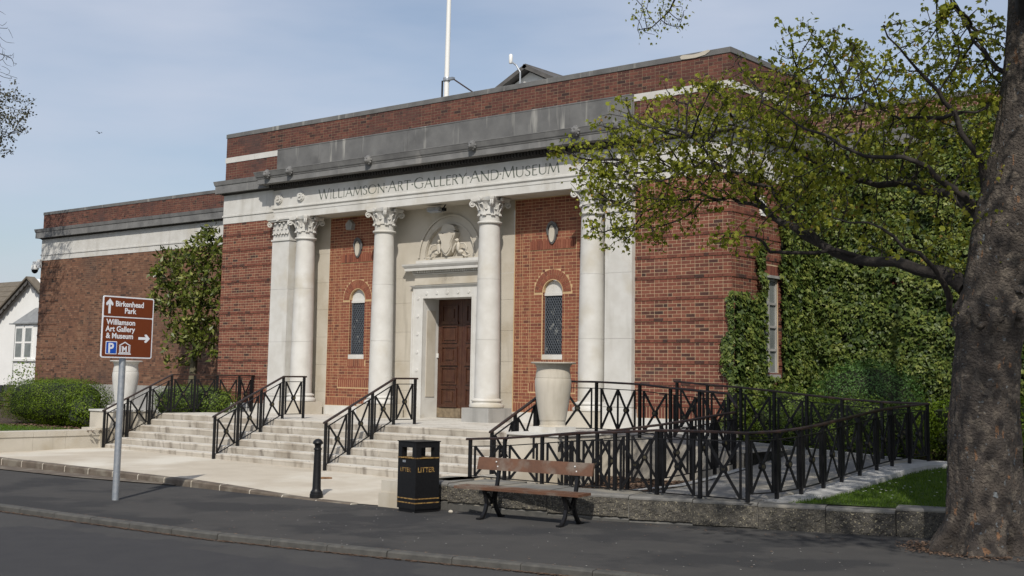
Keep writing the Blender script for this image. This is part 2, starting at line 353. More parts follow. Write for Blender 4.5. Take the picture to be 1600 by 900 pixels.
# front piers, nearest one first (its right part goes brick by brick)
BY = .0035                                     # mortar face lies behind the brick face
for s in (1, -1):
    a, b = (6.06, XB) if s > 0 else (-XB, -6.06)
    brickface('brickP', (0, BY), F, NF, a, b, .50, 5.41, groups=True, near=(6.9 if s > 0 else False))
    soldiers('brickP', (0, BY), F, NF, a, b, .255, .49)
    brickface('brickD', (0, BY), F, NF, a if s < 0 else 6.02, b if s > 0 else -6.02, 6.70, 7.22)
# side wall of the main block
brickface('brickP', (XB-BY, 0), (0, 1), (1, 0), .0, YW, .50, 5.41, groups=True, skew=1, holes=lambda a, b: [(1.32, 2.02)] if 1.2 < a < 3.55 else [])
soldiers('brickP', (XB-BY, 0), (0, 1), (1, 0), 1.30, 2.04, 3.36, 3.57, p0=.006)
soldiers('brickP', (XB-BY, 0), (0, 1), (1, 0), .0, YW, .255, .49)
brickface('brickD', (XB-BY, 0), (0, 1), (1, 0), .0, YW, 6.70, 7.22, skew=1)
brickface('brickD', (XB-BY, 0), (0, 1), (1, 0), .0, YW, 7.385, 7.965, skew=1)
brickface('brickD', (0, BY), F, NF, -XB, XB, 7.385, 7.965)
brickface('brickP', (-XB+BY, YW), (0, -1), (-1, 0), .0, YW, .65, 5.41, groups=True, skew=1)
# wings
brickface('brickW', (0, YW+BY), F, NF, -XE+1.402, -XB, .60, 5.41)
brickface('brickW', (0, YW+BY), F, NF, -XE, -XE+1.398, .60, 5.41, groups=True, zg=.60)
brickface('brickD', (0, YW+BY), F, NF, -XE, -XB, 6.70, 7.235)
brickface('brickP', (0, YW+BY), F, NF, XB, XB+9.5, .50, 5.41, groups=True)
brickface('brickD', (0, YW+BY), F, NF, XB, XB+12, 6.70, 7.235)
# porch panels (back wall Y = .6)
YP = .60
WR, WZ0, WZS = .29, 1.62, 3.09               # window half width, sill, springing
def porch_panel(cx, xa, xb):
    def holes(za, zb):
        hs = []
        zm = (za+zb)/2
        if WZ0-.24 < zm < WZS: hs.append((cx-WR+.004, cx+WR-.004))
        if WZ0-.33 < zm < WZ0-.12: hs = [(cx-.34, cx+.34)]
        if zm >= WZS-.02 and zm < WZS+.56:
            r = math.sqrt(max(0, .56**2-(zm-WZS)**2)); hs.append((cx-r, cx+r))
        if 4.10 < zm < 4.34: hs.append((xa+.46, xb-.46))
        if .735 < zm < .96: hs.append((xa+.46, xb-.46))
        hs += [(xa+.231, xa+.233), (xb-.233, xb-.231), (xa+.451, xa+.453), (xb-.453, xb-.451)] if .7 < zm < 4.65 else []
        return hs
    brickface('brickO', (0, YP+BY), F, NF, xa, xb, .49, 5.36, holes=holes)
    soldiers('brickO', (0, YP+BY), F, NF, xa, xb, .265, .48)
    soldiers('brickO', (0, YP+BY), F, NF, xa+.47, xb-.47, .745, .955)
    soldiers('brickO', (0, YP+BY), F, NF, xa+.47, xb-.47, 4.11, 4.325, p0=.022)
    soldiers('brickO', (0, YP+BY), F, NF, cx-.33, cx+.33, WZ0-.335, WZ0-.125)
    mb = BR['brickO']; n = 21                  # arch of radial bricks
    for i in range(n):
        a0, a1 = math.pi*(i+.07)/n, math.pi*(i+.93)/n
        for ra, rb in (((.315, .425), (.435, .54)) if i % 2 else ((.315, .54),)):
            t = min(1, max(0, random.gauss(.6, .2))); p = .014
            pts = [(cx+ra*math.cos(a0), WZS+ra*math.sin(a0)), (cx+rb*math.cos(a0), WZS+rb*math.sin(a0)), (cx+rb*math.cos(a1), WZS+rb*math.sin(a1)), (cx+ra*math.cos(a1), WZS+ra*math.sin(a1))]
            mb.add([(x, YP+BY+.03, z) for x, z in pts]+[(x, YP+BY-.007, z) for x, z in pts], [(4,5,6,7),(0,1,5,4),(1,2,6,5),(2,3,7,6),(3,0,4,7)], t)
porch_panel(-3.32, -4.46, -2.16); porch_panel(3.32, 2.16, 4.46)
for cx in (-3.32, 3.32):                      # brick reveals of the two porch windows
    for c in range(20):
        za = WZ0+c*.075+.006; zb = min(za+.063, WZS)
        for s_ in (-1, 1):
            xa, xb = sorted((cx+s_*(WR+.001), cx+s_*(WR-.004)))
            for ya, yb in ((YP+.001, YP+.06),(YP+.07, YP+.10)): BR['brickO'].box(xa, xb, ya, yb, za, zb, max(0, min(1, random.gauss(.4,.2))))
for key, m in (('brickP','brickP'),('brickO','brickO'),('brickW','brickW'),('brickD','brickD')):
    part('brickwork', BR[key], m, museum, tint=True, fixn=False, kind='stuff')
# ---- backing walls (mortar), with openings ------------------------
def archwall(mb, x0, x1, z0, z1, y, cx, hw, zb, zs, depth, n=14, floor=True):
    mb.quad((x0,y,z0),(cx-hw,y,z0),(cx-hw,y,z1),(x0,y,z1)); mb.quad((cx+hw,y,z0),(x1,y,z0),(x1,y,z1),(cx+hw,y,z1))
    if zb > z0: mb.quad((cx-hw,y,z0),(cx+hw,y,z0),(cx+hw,y,zb),(cx-hw,y,zb))
    arc = [(cx+hw*math.cos(math.pi*i/n), zs+hw*math.sin(math.pi*i/n)) for i in range(n+1)] if n else [(cx+hw, zs), (cx-hw, zs)]
    for a, b in zip(arc, arc[1:]): mb.quad((a[0],y,a[1]),(b[0],y,b[1]),(b[0],y,z1),(a[0],y,z1))
    loop = [(cx-hw, zb), (cx+hw, zb)] + arc
    for a, b in zip(loop, loop[1:]+loop[:1]):
        if abs(a[0]-b[0])+abs(a[1]-b[1]) > 1e-6 and (floor or not (a[1] == zb and b[1] == zb)):
            mb.quad((a[0],y,a[1]),(b[0],y,b[1]),(b[0],y+depth,b[1]),(a[0],y+depth,a[1]))
for bb_ in ((6.0, XB-BY, BY, 1.318, .24, 6.69), (6.0, XB-.2, 1.318, 2.022, .24, 6.69), (6.0, XB-BY, 2.022, YW+.2, .24, 6.69), (XB-.2, XB-BY, 1.318, 2.022, .24, 1.21), (XB-.2, XB-BY, 1.318, 2.022, 3.31, 6.69), (-XB+BY, -6.0, BY, YW, .24, 6.69), (-6.0, 6.0, .12, 3, 5.55, 7.36)):
    mb = MB(); mb.box(*bb_); part('wall', mb, 'mortarP', museum)
for bb_ in ((6.02, XB-BY, BY, YW, 6.692, 7.36), (-XB+BY, -6.02, BY, YW, 6.692, 7.36), (-XB+BY, XB-BY, BY, YW, 7.362, 8.0)):
    mb = MB(); mb.box(*bb_); part('parapet_wall', mb, 'mortarW', museum)
for s_ in (-1, 1):
    mb = MB(); archwall(mb, *sorted((s_*4.47, s_*2.13)), .24, 5.4, YP+BY, s_*3.32, WR, WZ0, WZS, .13); part('porch_wall', mb, 'mortarO', museum)
mb = MB(); mb.box(-XE, -XB, YW+BY, YW+8, .55, 7.25)
part('wing_wall', mb, 'mortarW', museum); mb = MB(); mb.box(XB, XE, YW+BY, YW+8, .24, 7.25); part('wing_wall', mb, 'mortarP', museum)
# individually built bricks of the pier nearest the viewer
cache = {}
for (x, z, ln, hh, p, t) in NEAR:
    key = (round(ln, 2), int(t*6))
    if key not in cache:
        b_ = MB(); b_.add([(0,.03,0),(ln,.03,0),(ln,.03,hh),(0,.03,hh),(0,0,0),(ln,0,0),(ln,0,hh),(0,0,hh)], [(4,5,6,7),(1,0,4,5),(2,1,5,6),(3,2,6,7),(0,3,7,4)], (int(t*6)+.5)/6)
        cache[key] = mesh_from(b_, 'brick', MT['brickP'], tint=True)
    o = bpy.data.objects.new('brick', cache[key]); COL.objects.link(o); o.parent = museum; o.location = (x, BY-p, z)
# ---- plinths ------------------------------------------------------
for a, b in ((-XB-.04, -6.06), (6.06, XB+.04)):
    mb = MB(); mb.box(a, b, -.05, .3, -.95, .12); part('plinth', mb, 'white', museum)
    mb = MB(); mb.box(a+.02, b-.02, -.03, .3, .122, .245); part('plinth', mb, 'white', museum)
for bb_ in ((XB-.3, XB+.04, .302, YW, -.95, .245), (-4.48, -2.12, YP-.03, YP+.2, -.02, .25), (2.12, 4.48, YP-.03, YP+.2, -.02, .25)):
    mb = MB(); mb.box(*bb_); part('plinth', mb, 'white', museum)
mb = MB(); mb.box(-XE-.04, -XB-.04, YW-.05, YW+.3, -.6, .59); part('wing_plinth', mb, 'cement', museum)
mb = MB(); mb.box(XB+.04, XE, YW-.05, YW+.3, -.6, .25); part('wing_plinth', mb, 'cement', museum)
# ---- entablature of block and wings -------------------------------
blockpath = [(-XB, YW), (-XB, 0), (XB, 0), (XB, YW)]
wl = [(-XE, 10), (-XE, YW), (-XB, YW)]; wr = [(XB, YW), (XE, YW)]
arch = [(-.3,5.41),(.012,5.41),(.012,5.60),(.035,5.61),(.035,5.66),(-.3,5.66)]
frz = [(-.3,5.661),(.012,5.661),(.012,6.25),(-.3,6.25)]
bed = [(-.3,6.251),(.03,6.251),(.07,6.29),(.07,6.30),(-.3,6.30)]
cor = [(-.3,6.301),(.20,6.301),(.20,6.52),(.22,6.54),(.235,6.60),(.25,6.66),(.0,6.695),(-.3,6.695)]
for pth in (blockpath, wl, wr):
    pl = 1.25
    run('architrave_stone', 'white', pth, arch, 1.6); run('frieze_stone', 'white', pth, frz, 1.6)
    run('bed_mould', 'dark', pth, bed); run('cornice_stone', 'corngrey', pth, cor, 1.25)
run('band_stone', 'white', [(-XB, YW), (-XB, 0), (-XC, 0)], [(-.2,7.22),(.014,7.22),(.014,7.38),(-.2,7.38)], .9)
run('band_stone', 'white', [(XC, 0), (XB, 0), (XB, YW)], [(-.2,7.22),(.014,7.22),(.014,7.38),(-.2,7.38)], .9)
cop = [(-.32,7.97),(.014,7.97),(.014,8.085),(-.02,8.10),(-.32,8.12)]
run('coping_stone', 'grey', blockpath, cop, .85, jit=.006)
wcop = [(-.32,7.24),(.014,7.24),(.014,7.35),(-.32,7.37)]
run('coping_stone', 'grey', wl, wcop, .95, jit=.006); run('coping_stone', 'grey', [(XB,YW),(XE,YW)], wcop, .95, jit=.006)
mb = MB()   # broken patch on the coping near the corner
mb.prism([(7.25,7.985),(7.38,7.975),(7.62,7.972),(7.85,8.0),(7.98,8.07),(7.93,8.098),(7.80,8.085),(7.7,8.06),(7.55,8.05),(7.40,8.065),(7.27,8.075),(7.22,8.04)], -.03, .1)
part('broken_coping_face', mb, 'cream', museum)
mb = MB(); mb.box(-XB+.2, XB-.2, .2, YW+4, 7.6, 7.7); mb.box(-XE+.2, -XB, YW+.2, YW+8, 6.9, 7.0); mb.box(XB, XE, YW+.2, YW+8, 6.9, 7.0)
part('roof', mb, 'leadroof', museum)
# ---- portico entablature and grey block above ---------------------
PY = -.14
pp = [(-XC, .02), (-XC, PY), (XC, PY), (XC, .02)]
run('portico_architrave', 'white', pp, [(-.12,5.38),(.0,5.38),(.0,5.56),(.012,5.562),(.012,5.63),(.045,5.665),(.045,5.69),(-.12,5.69)], 2.4)
mb = MB(); mb.box(-XC+.1, XC-.1, PY+.02, YP+.1, 5.385, 5.6); part('portico_soffit', mb, 'cream', museum)
run('portico_frieze', 'white', pp, [(-.12,5.691),(.025,5.691),(.025,5.71),(.0,5.72),(.0,6.19),(-.12,6.19)], 2.4)
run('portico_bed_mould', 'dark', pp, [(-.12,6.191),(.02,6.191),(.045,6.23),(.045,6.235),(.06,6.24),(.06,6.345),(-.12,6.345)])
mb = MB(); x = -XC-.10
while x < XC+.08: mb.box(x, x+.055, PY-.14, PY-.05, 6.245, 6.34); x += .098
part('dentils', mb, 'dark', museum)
pcor = [(-.12,6.346),(.34,6.346),(.345,6.35),(.345,6.49),(.36,6.50),(.365,6.52),(.39,6.55),(.43,6.66),(.44,6.675),(.44,6.69),(-.12,6.74)]
run('portico_cornice', 'corngrey', pp, pcor, 2.0, jit=.003)
mb = MB(); x = -XC; edges = [-XC, -4.3, -2.6, -.9, .9, 2.6, 4.3, XC]
for a, b in zip(edges, edges[1:]):
    mb = MB(); mb.box(a+.003, b-.003, -.10-rn(0,.003), .2, 6.70, 7.345); part('parapet_block', mb, 'grey', museum)
    mb = MB(); mb.box(a+.003-.2*(a>-6), b-.003-.2*(b<6), -.106-rn(0,.003), .2, 7.349, 7.38) ; part('parapet_block_cap', mb, 'grey', museum)
# lion masks on the cornice
def lion(x):
    mb = MB(); y, z = PY-.43, 6.60
    def ball(c, r, n=8, m=5):
        mb.lathe(0, 0, [(max(.002, r*math.sin(math.pi*j/m)), -r*math.cos(math.pi*j/m)) for j in range(m+1)], n, cap=False)
        for i in range(len(mb.v)-(m+1)*n, len(mb.v)):
            v = mb.v[i]; mb.v[i] = (v[0]+c[0], v[1]+c[1], v[2]+c[2])
    ball((x, y, z), .105); ball((x, y-.075, z-.03), .055); ball((x-.035, y-.08, z+.035), .022); ball((x+.035, y-.08, z+.035), .022)
    for k in range(10):
        a = 2*math.pi*k/10; ball((x+.098*math.cos(a), y+.01, z+.098*math.sin(a)), .036, 6, 4)
    part('lion_mask', mb, 'corngrey', museum, smooth=50)
for x in (-5.88, -4.93, -1.85, 1.72, 4.80, 5.88): lion(x)
# rosettes on the frieze
def disc(mb, x, y, z, r, d, n=18, seg=None):
    mb.add([(x+r*math.cos(2*math.pi*k/n), y, z+r*math.sin(2*math.pi*k/n)) for k in range(n)]+[(x+r*.9*math.cos(2*math.pi*k/n), y-d, z+r*.9*math.sin(2*math.pi*k/n)) for k in range(n)],
           [tuple(range(n, 2*n))]+[(k, (k+1)%n, n+(k+1)%n, n+k) for k in range(n)])
for i, x in enumerate((-5.80, -4.89, 4.89, 5.80)):
    mb = MB(); disc(mb, x, PY, 5.94, .155, .04)
    for k in range(9):
        a = 2*math.pi*k/9; disc(mb, x+.085*math.cos(a), PY-.04, 5.94+.085*math.sin(a), .036, .03, 8)
    disc(mb, x, PY-.04, 5.94, .04, .055, 10); part('rosette', mb, 'white', museum)

# ---- lettering: incised roman capitals drawn as strokes -----------
GL = {'W': (1.25, [[(0,1),(.33,0),(.62,1)],[(.62,1),(.92,0),(1.25,1)]]), 'I': (.12, [[(.06,0),(.06,1)]]), 'L': (.55, [[(.08,1),(.08,0),(.55,0),(.55,.08)]]),
 'A': (.86, [[(0,0),(.43,1),(.86,0)],[(.16,.36),(.70,.36)]]), 'M': (1.08, [[(0,0),(.14,1),(.54,.08),(.94,1),(1.08,0)]]),
 'S': (.52, [[(.50,.82),(.42,.95),(.27,1),(.1,.93),(.05,.77),(.13,.62),(.40,.44),(.50,.28),(.44,.08),(.25,0),(.08,.04),(.01,.18)]]),
 'O': (1.0, [[(.5+.5*math.cos(a*math.pi/10), .5+.5*math.sin(a*math.pi/10)) for a in range(21)]]),
 'N': (.88, [[(.08,0),(.08,1)],[(.02,1),(.84,0)],[(.82,0),(.82,1)]]), 'R': (.64, [[(.08,0),(.08,1),(.32,1),(.48,.93),(.53,.77),(.47,.61),(.30,.53),(.08,.53)],[(.30,.53),(.64,0)]]),
 'T': (.74, [[(0,.93),(0,1),(.74,1),(.74,.93)],[(.37,1),(.37,0)]]),
 'G': (.95, [[(.88,.80),(.78,.93),(.55,1),(.3,.95),(.08,.75),(0,.5),(.08,.22),(.3,.04),(.55,0),(.8,.06),(.88,.12),(.88,.42)],[(.76,.42),(.97,.42)]]),
 'E': (.52, [[(.52,.93),(.52,1),(.08,1),(.08,0),(.52,0),(.52,.08)],[(.08,.53),(.44,.53)]]), 'Y': (.78, [[(0,1),(.39,.50),(.78,1)],[(.39,.50),(.39,0)]]),
 'D': (.84, [[(.08,0),(.08,1),(.38,1),(.64,.92),(.82,.7),(.85,.5),(.82,.28),(.64,.08),(.38,0),(.08,0)]]),
 'U': (.80, [[(.06,1),(.06,.3),(.14,.10),(.30,0),(.48,0),(.66,.10),(.74,.3),(.74,1)]]), '·': (.12, [[(.06,.44),(.06,.56)]]), 'X': (.8, [[(0,0),(.8,1)],[(0,1),(.8,0)]]), 'C': (.8, [[(.8,.8),(.65,.95),(.45,1),(.2,.9),(0,.5),(.2,.1),(.45,0),(.65,.05),(.8,.2)]]), 'V': (.8, [[(0,1),(.4,0),(.8,1)]])}
def strokes(text, x0, x1, z, h, y, wd, caps=None, serif=True):
    sp = .20; big = 1.16; out = []
    for wi, word in enumerate(text):
        for li, ch in enumerate(word): out.append((ch, big if (li == 0 and ch != '·' and len(word) > 1) else 1.0))
        if wi < len(text)-1: out.append(('·', 1.0))
    tot = sum(GL[c][0]*s for c, s in out) + sp*(len(out)-1) ; k = (x1-x0)/tot; x = x0; res = []
    for c, s in out:
        mb = MB(); hh = h*s
        for st in GL[c][1]:
            pts = [(x+p[0]*s*k, z+p[1]*hh) for p in st]
            for a, b in zip(pts, pts[1:]):
                dx, dz = b[0]-a[0], b[1]-a[1]; ln = math.hypot(dx, dz)
                if ln < 1e-6: continue
                ww = (wd*(1.25 if dz < 0 else .75)) if abs(dz) > abs(dx)*.6 else wd*.6
                if c == '·': ww = wd*2
                mb.bar((a[0], y, a[1]), (b[0], y, b[1]), .004, ww, upv=(-dz/ln, 0, dx/ln))
            if serif and c not in 'OS·GC':
                for p in (pts[0], pts[-1]):
                    if abs(p[1]-z) < .01 or abs(p[1]-z-hh) < .01: mb.bar((p[0]-.024*k/ .35, y, p[1]), (p[0]+.024*k/.35, y, p[1]), .004, wd*.5)
        res.append(mb); x += (GL[c][0]*s+sp)*k
    return res
for mb in strokes(['WILLIAMSON','ART','GALLERY','AND','MUSEUM'], -4.17, 4.03, 5.79, .235, PY-.003, .027):
    part('letter', mb, 'letter', museum)
# ---- pilasters and columns ----------------------------------------
def leafstrip(mb, cx, cy, a, r0, z0, h, wd, curl, t=.5, flat=None):
    # one acanthus leaf: a strip rising and curling outward; flat = (dirx, diry, ox, oy) for pilasters
    n = 6; rows = []
    for i in range(n+1):
        s = i/n; zz = z0+h*math.sin(min(s*1.25, 1.12)*math.pi/2.25)*1.02; rr = r0+.012+curl*max(0, s-.45)**1.7*2.6
        if s > .85: zz -= (s-.85)*h*.9
        ww = wd*(math.sin(math.pi*(.28+.62*s)))*.5
        rows.append((rr, zz, ww, .010*(1-s)))
    vs = []
    for rr, zz, ww, ed in rows:
        for k, sd in enumerate((-1, -.45, 0, .45, 1)):
            off = (.0 if abs(sd) == 1 else .012 if sd == 0 else .020)
            if flat: dx, dy, ox, oy = flat; vs.append((ox+dx*(sd*ww), oy+dy*(sd*ww)-(rr-r0)-off, zz))
            else:
                x, y = rr+off, sd*ww
                vs.append((cx+x*math.cos(a)-y*math.sin(a), cy+x*math.sin(a)+y*math.cos(a), zz))
    fs = [(i*5+k, i*5+k+1, (i+1)*5+k+1, (i+1)*5+k) for i in range(n) for k in range(4)]
    mb.add(vs, fs, t)
def volute(mb, c, d, r=.075, w=.05):
    d = Vector(d).normalized(); sd = Vector((-d.y, d.x, 0)); pts = []
    for i in range(15):
        th = i/14*math.pi*2.6; rr = r*(1-.68*i/14)
        pts.append(Vector(c)+d*(rr*math.sin(th)) + Vector((0,0,1))*(rr*math.cos(th)))
    for q in (-1, 1): mb.tube([p+sd*w*.45*q for p in pts], [.018]*13+[.022,.03], 5)
    mb.tube([Vector(c)-sd*w*.5, Vector(c)+sd*w*.5], .024, 8)
def capital(mb, cx, cy, r, z0, z1):
    h = z1-z0
    mb.lathe(cx, cy, [(r+.045, z0-.012),(r+.055, z0+.012),(r+.045, z0+.035),(r, z0+.04),(r+.005, z0+h*.4),(r+.02,z0+h*.65),(r+.07,z0+h*.8),(r+.11,z0+h*.86)], 28)
    for k in range(8):
        leafstrip(mb, cx, cy, 2*math.pi*k/8+math.pi/8, r, z0+.20, h*.22, .17, .05)
        leafstrip(mb, cx, cy, 2*math.pi*k/8, r+.005, z0+.20, h*.45, .17, .085)
        a = 2*math.pi*(k+.25)/8; q = (cx+(r+.05)*math.cos(a), cy+(r+.05)*math.sin(a), z0+.19)
        for da in (-.09, .09): mb.lathe(cx+(r+.03)*math.cos(a+da), cy+(r+.03)*math.sin(a+da), [(.004,q[2]-.03),(.03,q[2]-.015),(.03,q[2]+.015),(.004,q[2]+.03)], 6)
    for k in range(4):
        a = math.pi/4+k*math.pi/2; d = (math.cos(a), math.sin(a), 0)
        c = (cx+d[0]*(r+.175), cy+d[1]*(r+.175), z1-.165)
        volute(mb, c, d, .078)
        mb.tube([(cx+d[0]*(r+.01), cy+d[1]*(r+.01), z0+h*.42), (cx+d[0]*(r+.05), cy+d[1]*(r+.05), z0+h*.62), (cx+d[0]*(r+.13), cy+d[1]*(r+.13), z1-.115)], [.016,.024,.03], 6)
        b = k*math.pi/2; e = (math.cos(b), math.sin(b)); 
        for s in (-1, 1):
            f = (-e[1]*s, e[0]*s); 
            pts = [(cx+e[0]*(r+.03)+f[0]*.03, cy+e[1]*(r+.03)+f[1]*.03, z0+h*.45), (cx+e[0]*(r+.075)+f[0]*.07, cy+e[1]*(r+.075)+f[1]*.07, z0+h*.66), (cx+e[0]*(r+.10)+f[0]*.045, cy+e[1]*(r+.10)+f[1]*.045, z0+h*.74)]
            mb.tube(pts, [.014,.018,.024], 6)
        disc(mb, 0, 0, 0, .055, .05, 8)   # fleuron in the middle of the abacus side
        nv = 16
        for i in range(len(mb.v)-nv, len(mb.v)):
            v = mb.v[i]; rad = r+.115-v[1]; mb.v[i] = (cx+e[0]*rad-e[1]*v[0], cy+e[1]*rad+e[0]*v[0], z1-.055+v[2])
    # concave abacus
    n = 8; ring = []
    for k in range(4):
        a = math.pi/4+k*math.pi/2; R1 = r+.235
        p0 = Vector((math.cos(a-.10)*R1, math.sin(a-.10)*R1)); p1 = Vector((math.cos(a+.10)*R1, math.sin(a+.10)*R1)); p2 = Vector((math.cos(a+math.pi/2-.10)*R1, math.sin(a+math.pi/2-.10)*R1))
        ring.append(p0)
        for i in range(n):
            s = i/n; q = p1.lerp(p2, s); m_ = (p1+p2)/2; q = q - m_.normalized()*(.065*math.sin(math.pi*s)); ring.append(q)
    lo = [(cx+p.x*.93, cy+p.y*.93, z1-.10) for p in ring]; mi = [(cx+p.x, cy+p.y, z1-.045) for p in ring]; hi = [(cx+p.x, cy+p.y, z1-.004) for p in ring]
    m_ = len(ring); mb.add(lo+mi+hi, [tuple(range(m_-1,-1,-1)), tuple(range(2*m_,3*m_))]+[(j*m_+i, j*m_+(i+1)%m_, (j+1)*m_+(i+1)%m_, (j+1)*m_+i) for j in (0,1) for i in range(m_)])
def column(x, y):
    rb, rt = .300, .252
    mb = MB(); mb.box(x-.42, x+.42, y-.42, y+.42, 0, .34); part('column_plinth', mb, 'cement' if x == 1.80 else 'cream', museum)
    mb = MB(); mb.lathe(x, y, [(.39,.341),(.415,.36),(.42,.395),(.405,.43),(.37,.445),(.355,.455),(.345,.475),(.352,.49),(.372,.50),(.375,.52),(.36,.54),(.325,.55),(rb,.57)], 36); part('column_base', mb, 'white', museum, smooth=35)
    zt = 4.76; zs = [.571, 1.95, 3.4, zt]
    for a, b in zip(zs, zs[1:]):
        mb = MB(); prof = []
        for i in range(7):
            z = a+.002+(b-a-.004)*i/6; s = (z-.57)/(zt-.57); prof.append((rb-(rb-rt)*(s**1.8), z))
        mb.lathe(x, y, prof, 40); part('column_shaft', mb, 'white', museum, smooth=35)
    mb = MB(); capital(mb, x, y, rt, zt, 5.38); part('column_capital', mb, 'white', museum, smooth=38)
for x in (-4.86, -1.80, 1.80, 4.86): column(x, .05)
def pilaster(s):
    a, b = (5.34, 6.055); y = -.13
    if s < 0: a, b = -b, -a
    mb = MB(); mb.box(a-.06, b+.06, y-.07, .3, 0, .34); part('pilaster_plinth', mb, 'white', museum)
    mb = MB()
    for (o, z0, z1) in ((.05,.341,.43),(.02,.43,.47),(.035,.47,.53)): mb.box(a-o, b+o, y-o, .3, z0, z1)
    part('pilaster_base', mb, 'white', museum)
    for z0, z1 in ((.531, 1.95), (1.95, 3.4), (3.4, 4.75)):
        mb = MB(); mb.box(a, b, y, .58, z0+.002, z1-.002); part('pilaster_shaft', mb, 'white', museum)
    mb = MB(); z0, z1 = 4.752, 5.38; c = (a+b)/2
    mb.box(a-.02, b+.02, y-.03, .3, z0, z0+.045); mb.box(a+.01, b-.01, y+.01, .3, z0+.045, z1-.10)
    mb.box(a-.09, b+.09, y-.10, .3, z1-.095, z1-.05); mb.box(a-.12, b+.12, y-.13, .3, z1-.048, z1-.004)
    for k in range(4): leafstrip(mb, 0, 0, 0, 0, z0+.20, .14, .17, .04, flat=(1, 0, a+.10+k*(b-a-.20)/3, y-.0))
    for k in range(3): leafstrip(mb, 0, 0, 0, 0, z0+.22, .28, .17, .07, flat=(1, 0, a+.18+k*(b-a-.36)/2, y-.0))
    for k in range(6): mb.lathe(a+.06+k*(b-a-.12)/5, y-.03, [(.004,z0+.165),(.028,z0+.18),(.028,z0+.205),(.004,z0+.22)], 6)
    for xx, dd in ((a-.03, (-1,-.6,0)), (b+.03, (1,-.6,0))): volute(mb, (xx, y-.07, z1-.165), dd, .078)
    for q in (-1, 1): mb.tube([(c+q*.02, y-.02, z0+.28), (c+q*.09, y-.04, z0+.38), (c+q*.07, y-.05, z0+.46)], [.012,.018,.026], 6)
    disc(mb, c, y-.12, z1-.045, .05, .04, 8); part('pilaster_capital', mb, 'white', museum, smooth=38)
pilaster(1); pilaster(-1)
# stone strips at the back of the porch beside the brick panels, and side returns
mb = MB()
for a, b in ((-5.4, -4.47), (4.47, 5.4)):
    for z0, z1 in ((0, .62),(.62,1.35),(1.35,2.1),(2.1,2.85),(2.85,3.6),(3.6,4.4),(4.4,5.39)):
        mb = MB(); mb.box(a, b, YP-rn(0,.003), YP+.4, z0+.002, z1-.002); part('porch_stone', mb, 'cream', museum)
# ---- door bay -----------------------------------------------------
OZ, OW = 3.05, .83
def rectwall(mb, x0, x1, z0, z1, y):
    mb.quad((x0,y,z0),(x1,y,z0),(x1,y,z1),(x0,y,z1))
zz = [0, .7, 1.45, 2.2, 2.95, 3.6]
for z0, z1 in zip(zz, zz[1:]):                     # ashlar left and right of the door surround
    for a, b in ((-2.13, -1.20), (1.20, 2.13)):
        mb = MB(); mb.box(a, b, YP-rn(0,.003), YP+.3, z0+.002, z1-.002); part('ashlar_block', mb, 'cream', museum)
mb = MB(); archwall(mb, -2.13, 2.13, 3.6, 5.39, YP, 0, .82, 3.6, 4.10, .07, n=28, floor=False)
mb.add([(.82*math.cos(math.pi*i/28), YP+.07, 4.10+.82*math.sin(math.pi*i/28)) for i in range(29)]+[(-.82,YP+.07,3.6),(.82,YP+.07,3.6)], [tuple(range(31))])
part('tympanum_wall', mb, 'cream', museum)
n = 40                                    # raised archivolt
for (ra, rb, d) in ((.835, .87, .02), (1.02, 1.075, .03)):
    mb = MB()
    for i in range(n):
        a0, a1 = math.pi*i/n, math.pi*(i+1)/n
        P = [(ra*math.cos(a0), 4.10+ra*math.sin(a0)), (rb*math.cos(a0), 4.10+rb*math.sin(a0)), (rb*math.cos(a1), 4.10+rb*math.sin(a1)), (ra*math.cos(a1), 4.10+ra*math.sin(a1))]
        mb.add([(x, YP+.02, z) for x, z in P]+[(x, YP-d, z) for x, z in P], [(4,5,6,7),(0,1,5,4),(2,3,7,6)])
    part('archivolt', mb, 'cream', museum)
mb = MB()   # architrave round the door, stepped, with reveal
for a, b in ((-1.20, -OW), (OW, 1.20)):
    mb.box(a, b, YP-.045, YP+.62, 0, 3.30)
mb.box(-OW, OW, YP-.045, YP+.62, OZ, 3.30)
mb.box(-OW-.035, -OW+.0, YP-.06, YP-.04, 0, OZ+.035); mb.box(OW, OW+.035, YP-.06, YP-.04, 0, OZ+.035); mb.box(-OW, OW, YP-.06, YP-.04, OZ, OZ+.035)
mb.box(-1.22,-1.17,YP-.07,YP-.04,0,3.22); mb.box(1.17,1.22,YP-.07,YP-.04,0,3.22)
part('door_surround', mb, 'white', museum)
mb = MB(); mb.box(-OW, -OW+.018, YP+.10, YP+.42, .55, 2.75); part('reveal_panel', mb, 'cream', museum)
for k in range(7):
    for s in (-1, 1):
        mb = MB(); disc(mb, s*1.01, YP-.045, .30+k*.46, .045, .016, 12); part('stud', mb, 'white', museum)
for k in range(5):
    mb = MB(); disc(mb, -.72+k*.36, YP-.045, 3.18, .045, .016, 12); part('stud', mb, 'white', museum)
def boxrun(name, prof, hw, y, m='white'):
    pth = [(-hw, y+.2), (-hw, y), (hw, y), (hw, y+.2)]; run(name, m, pth, prof)
boxrun('door_frieze_mould', [(-.1,3.30),(.03,3.30),(.05,3.32),(.05,3.34),(.085,3.36),(.10,3.385),(-.1,3.40)], 1.17, YP-.01)
mb = MB(); mb.box(-1.15, 1.15, YP-.05, YP+.1, 3.40, 3.66); part('door_frieze', mb, 'cream', museum)
for mb in strokes(['MCMXXVIII'], -.38, .38, 3.48, .085, YP-.052, .008, serif=False): part('letter', mb, 'riser', museum)
boxrun('hood_bed', [(-.1,3.66),(.03,3.66),(.05,3.69),(-.1,3.70)], 1.17, YP-.01)
mb = MB(); x = -1.20
while x < 1.19: mb.box(x, x+.032, YP-.11, YP, 3.703, 3.757); x += .062
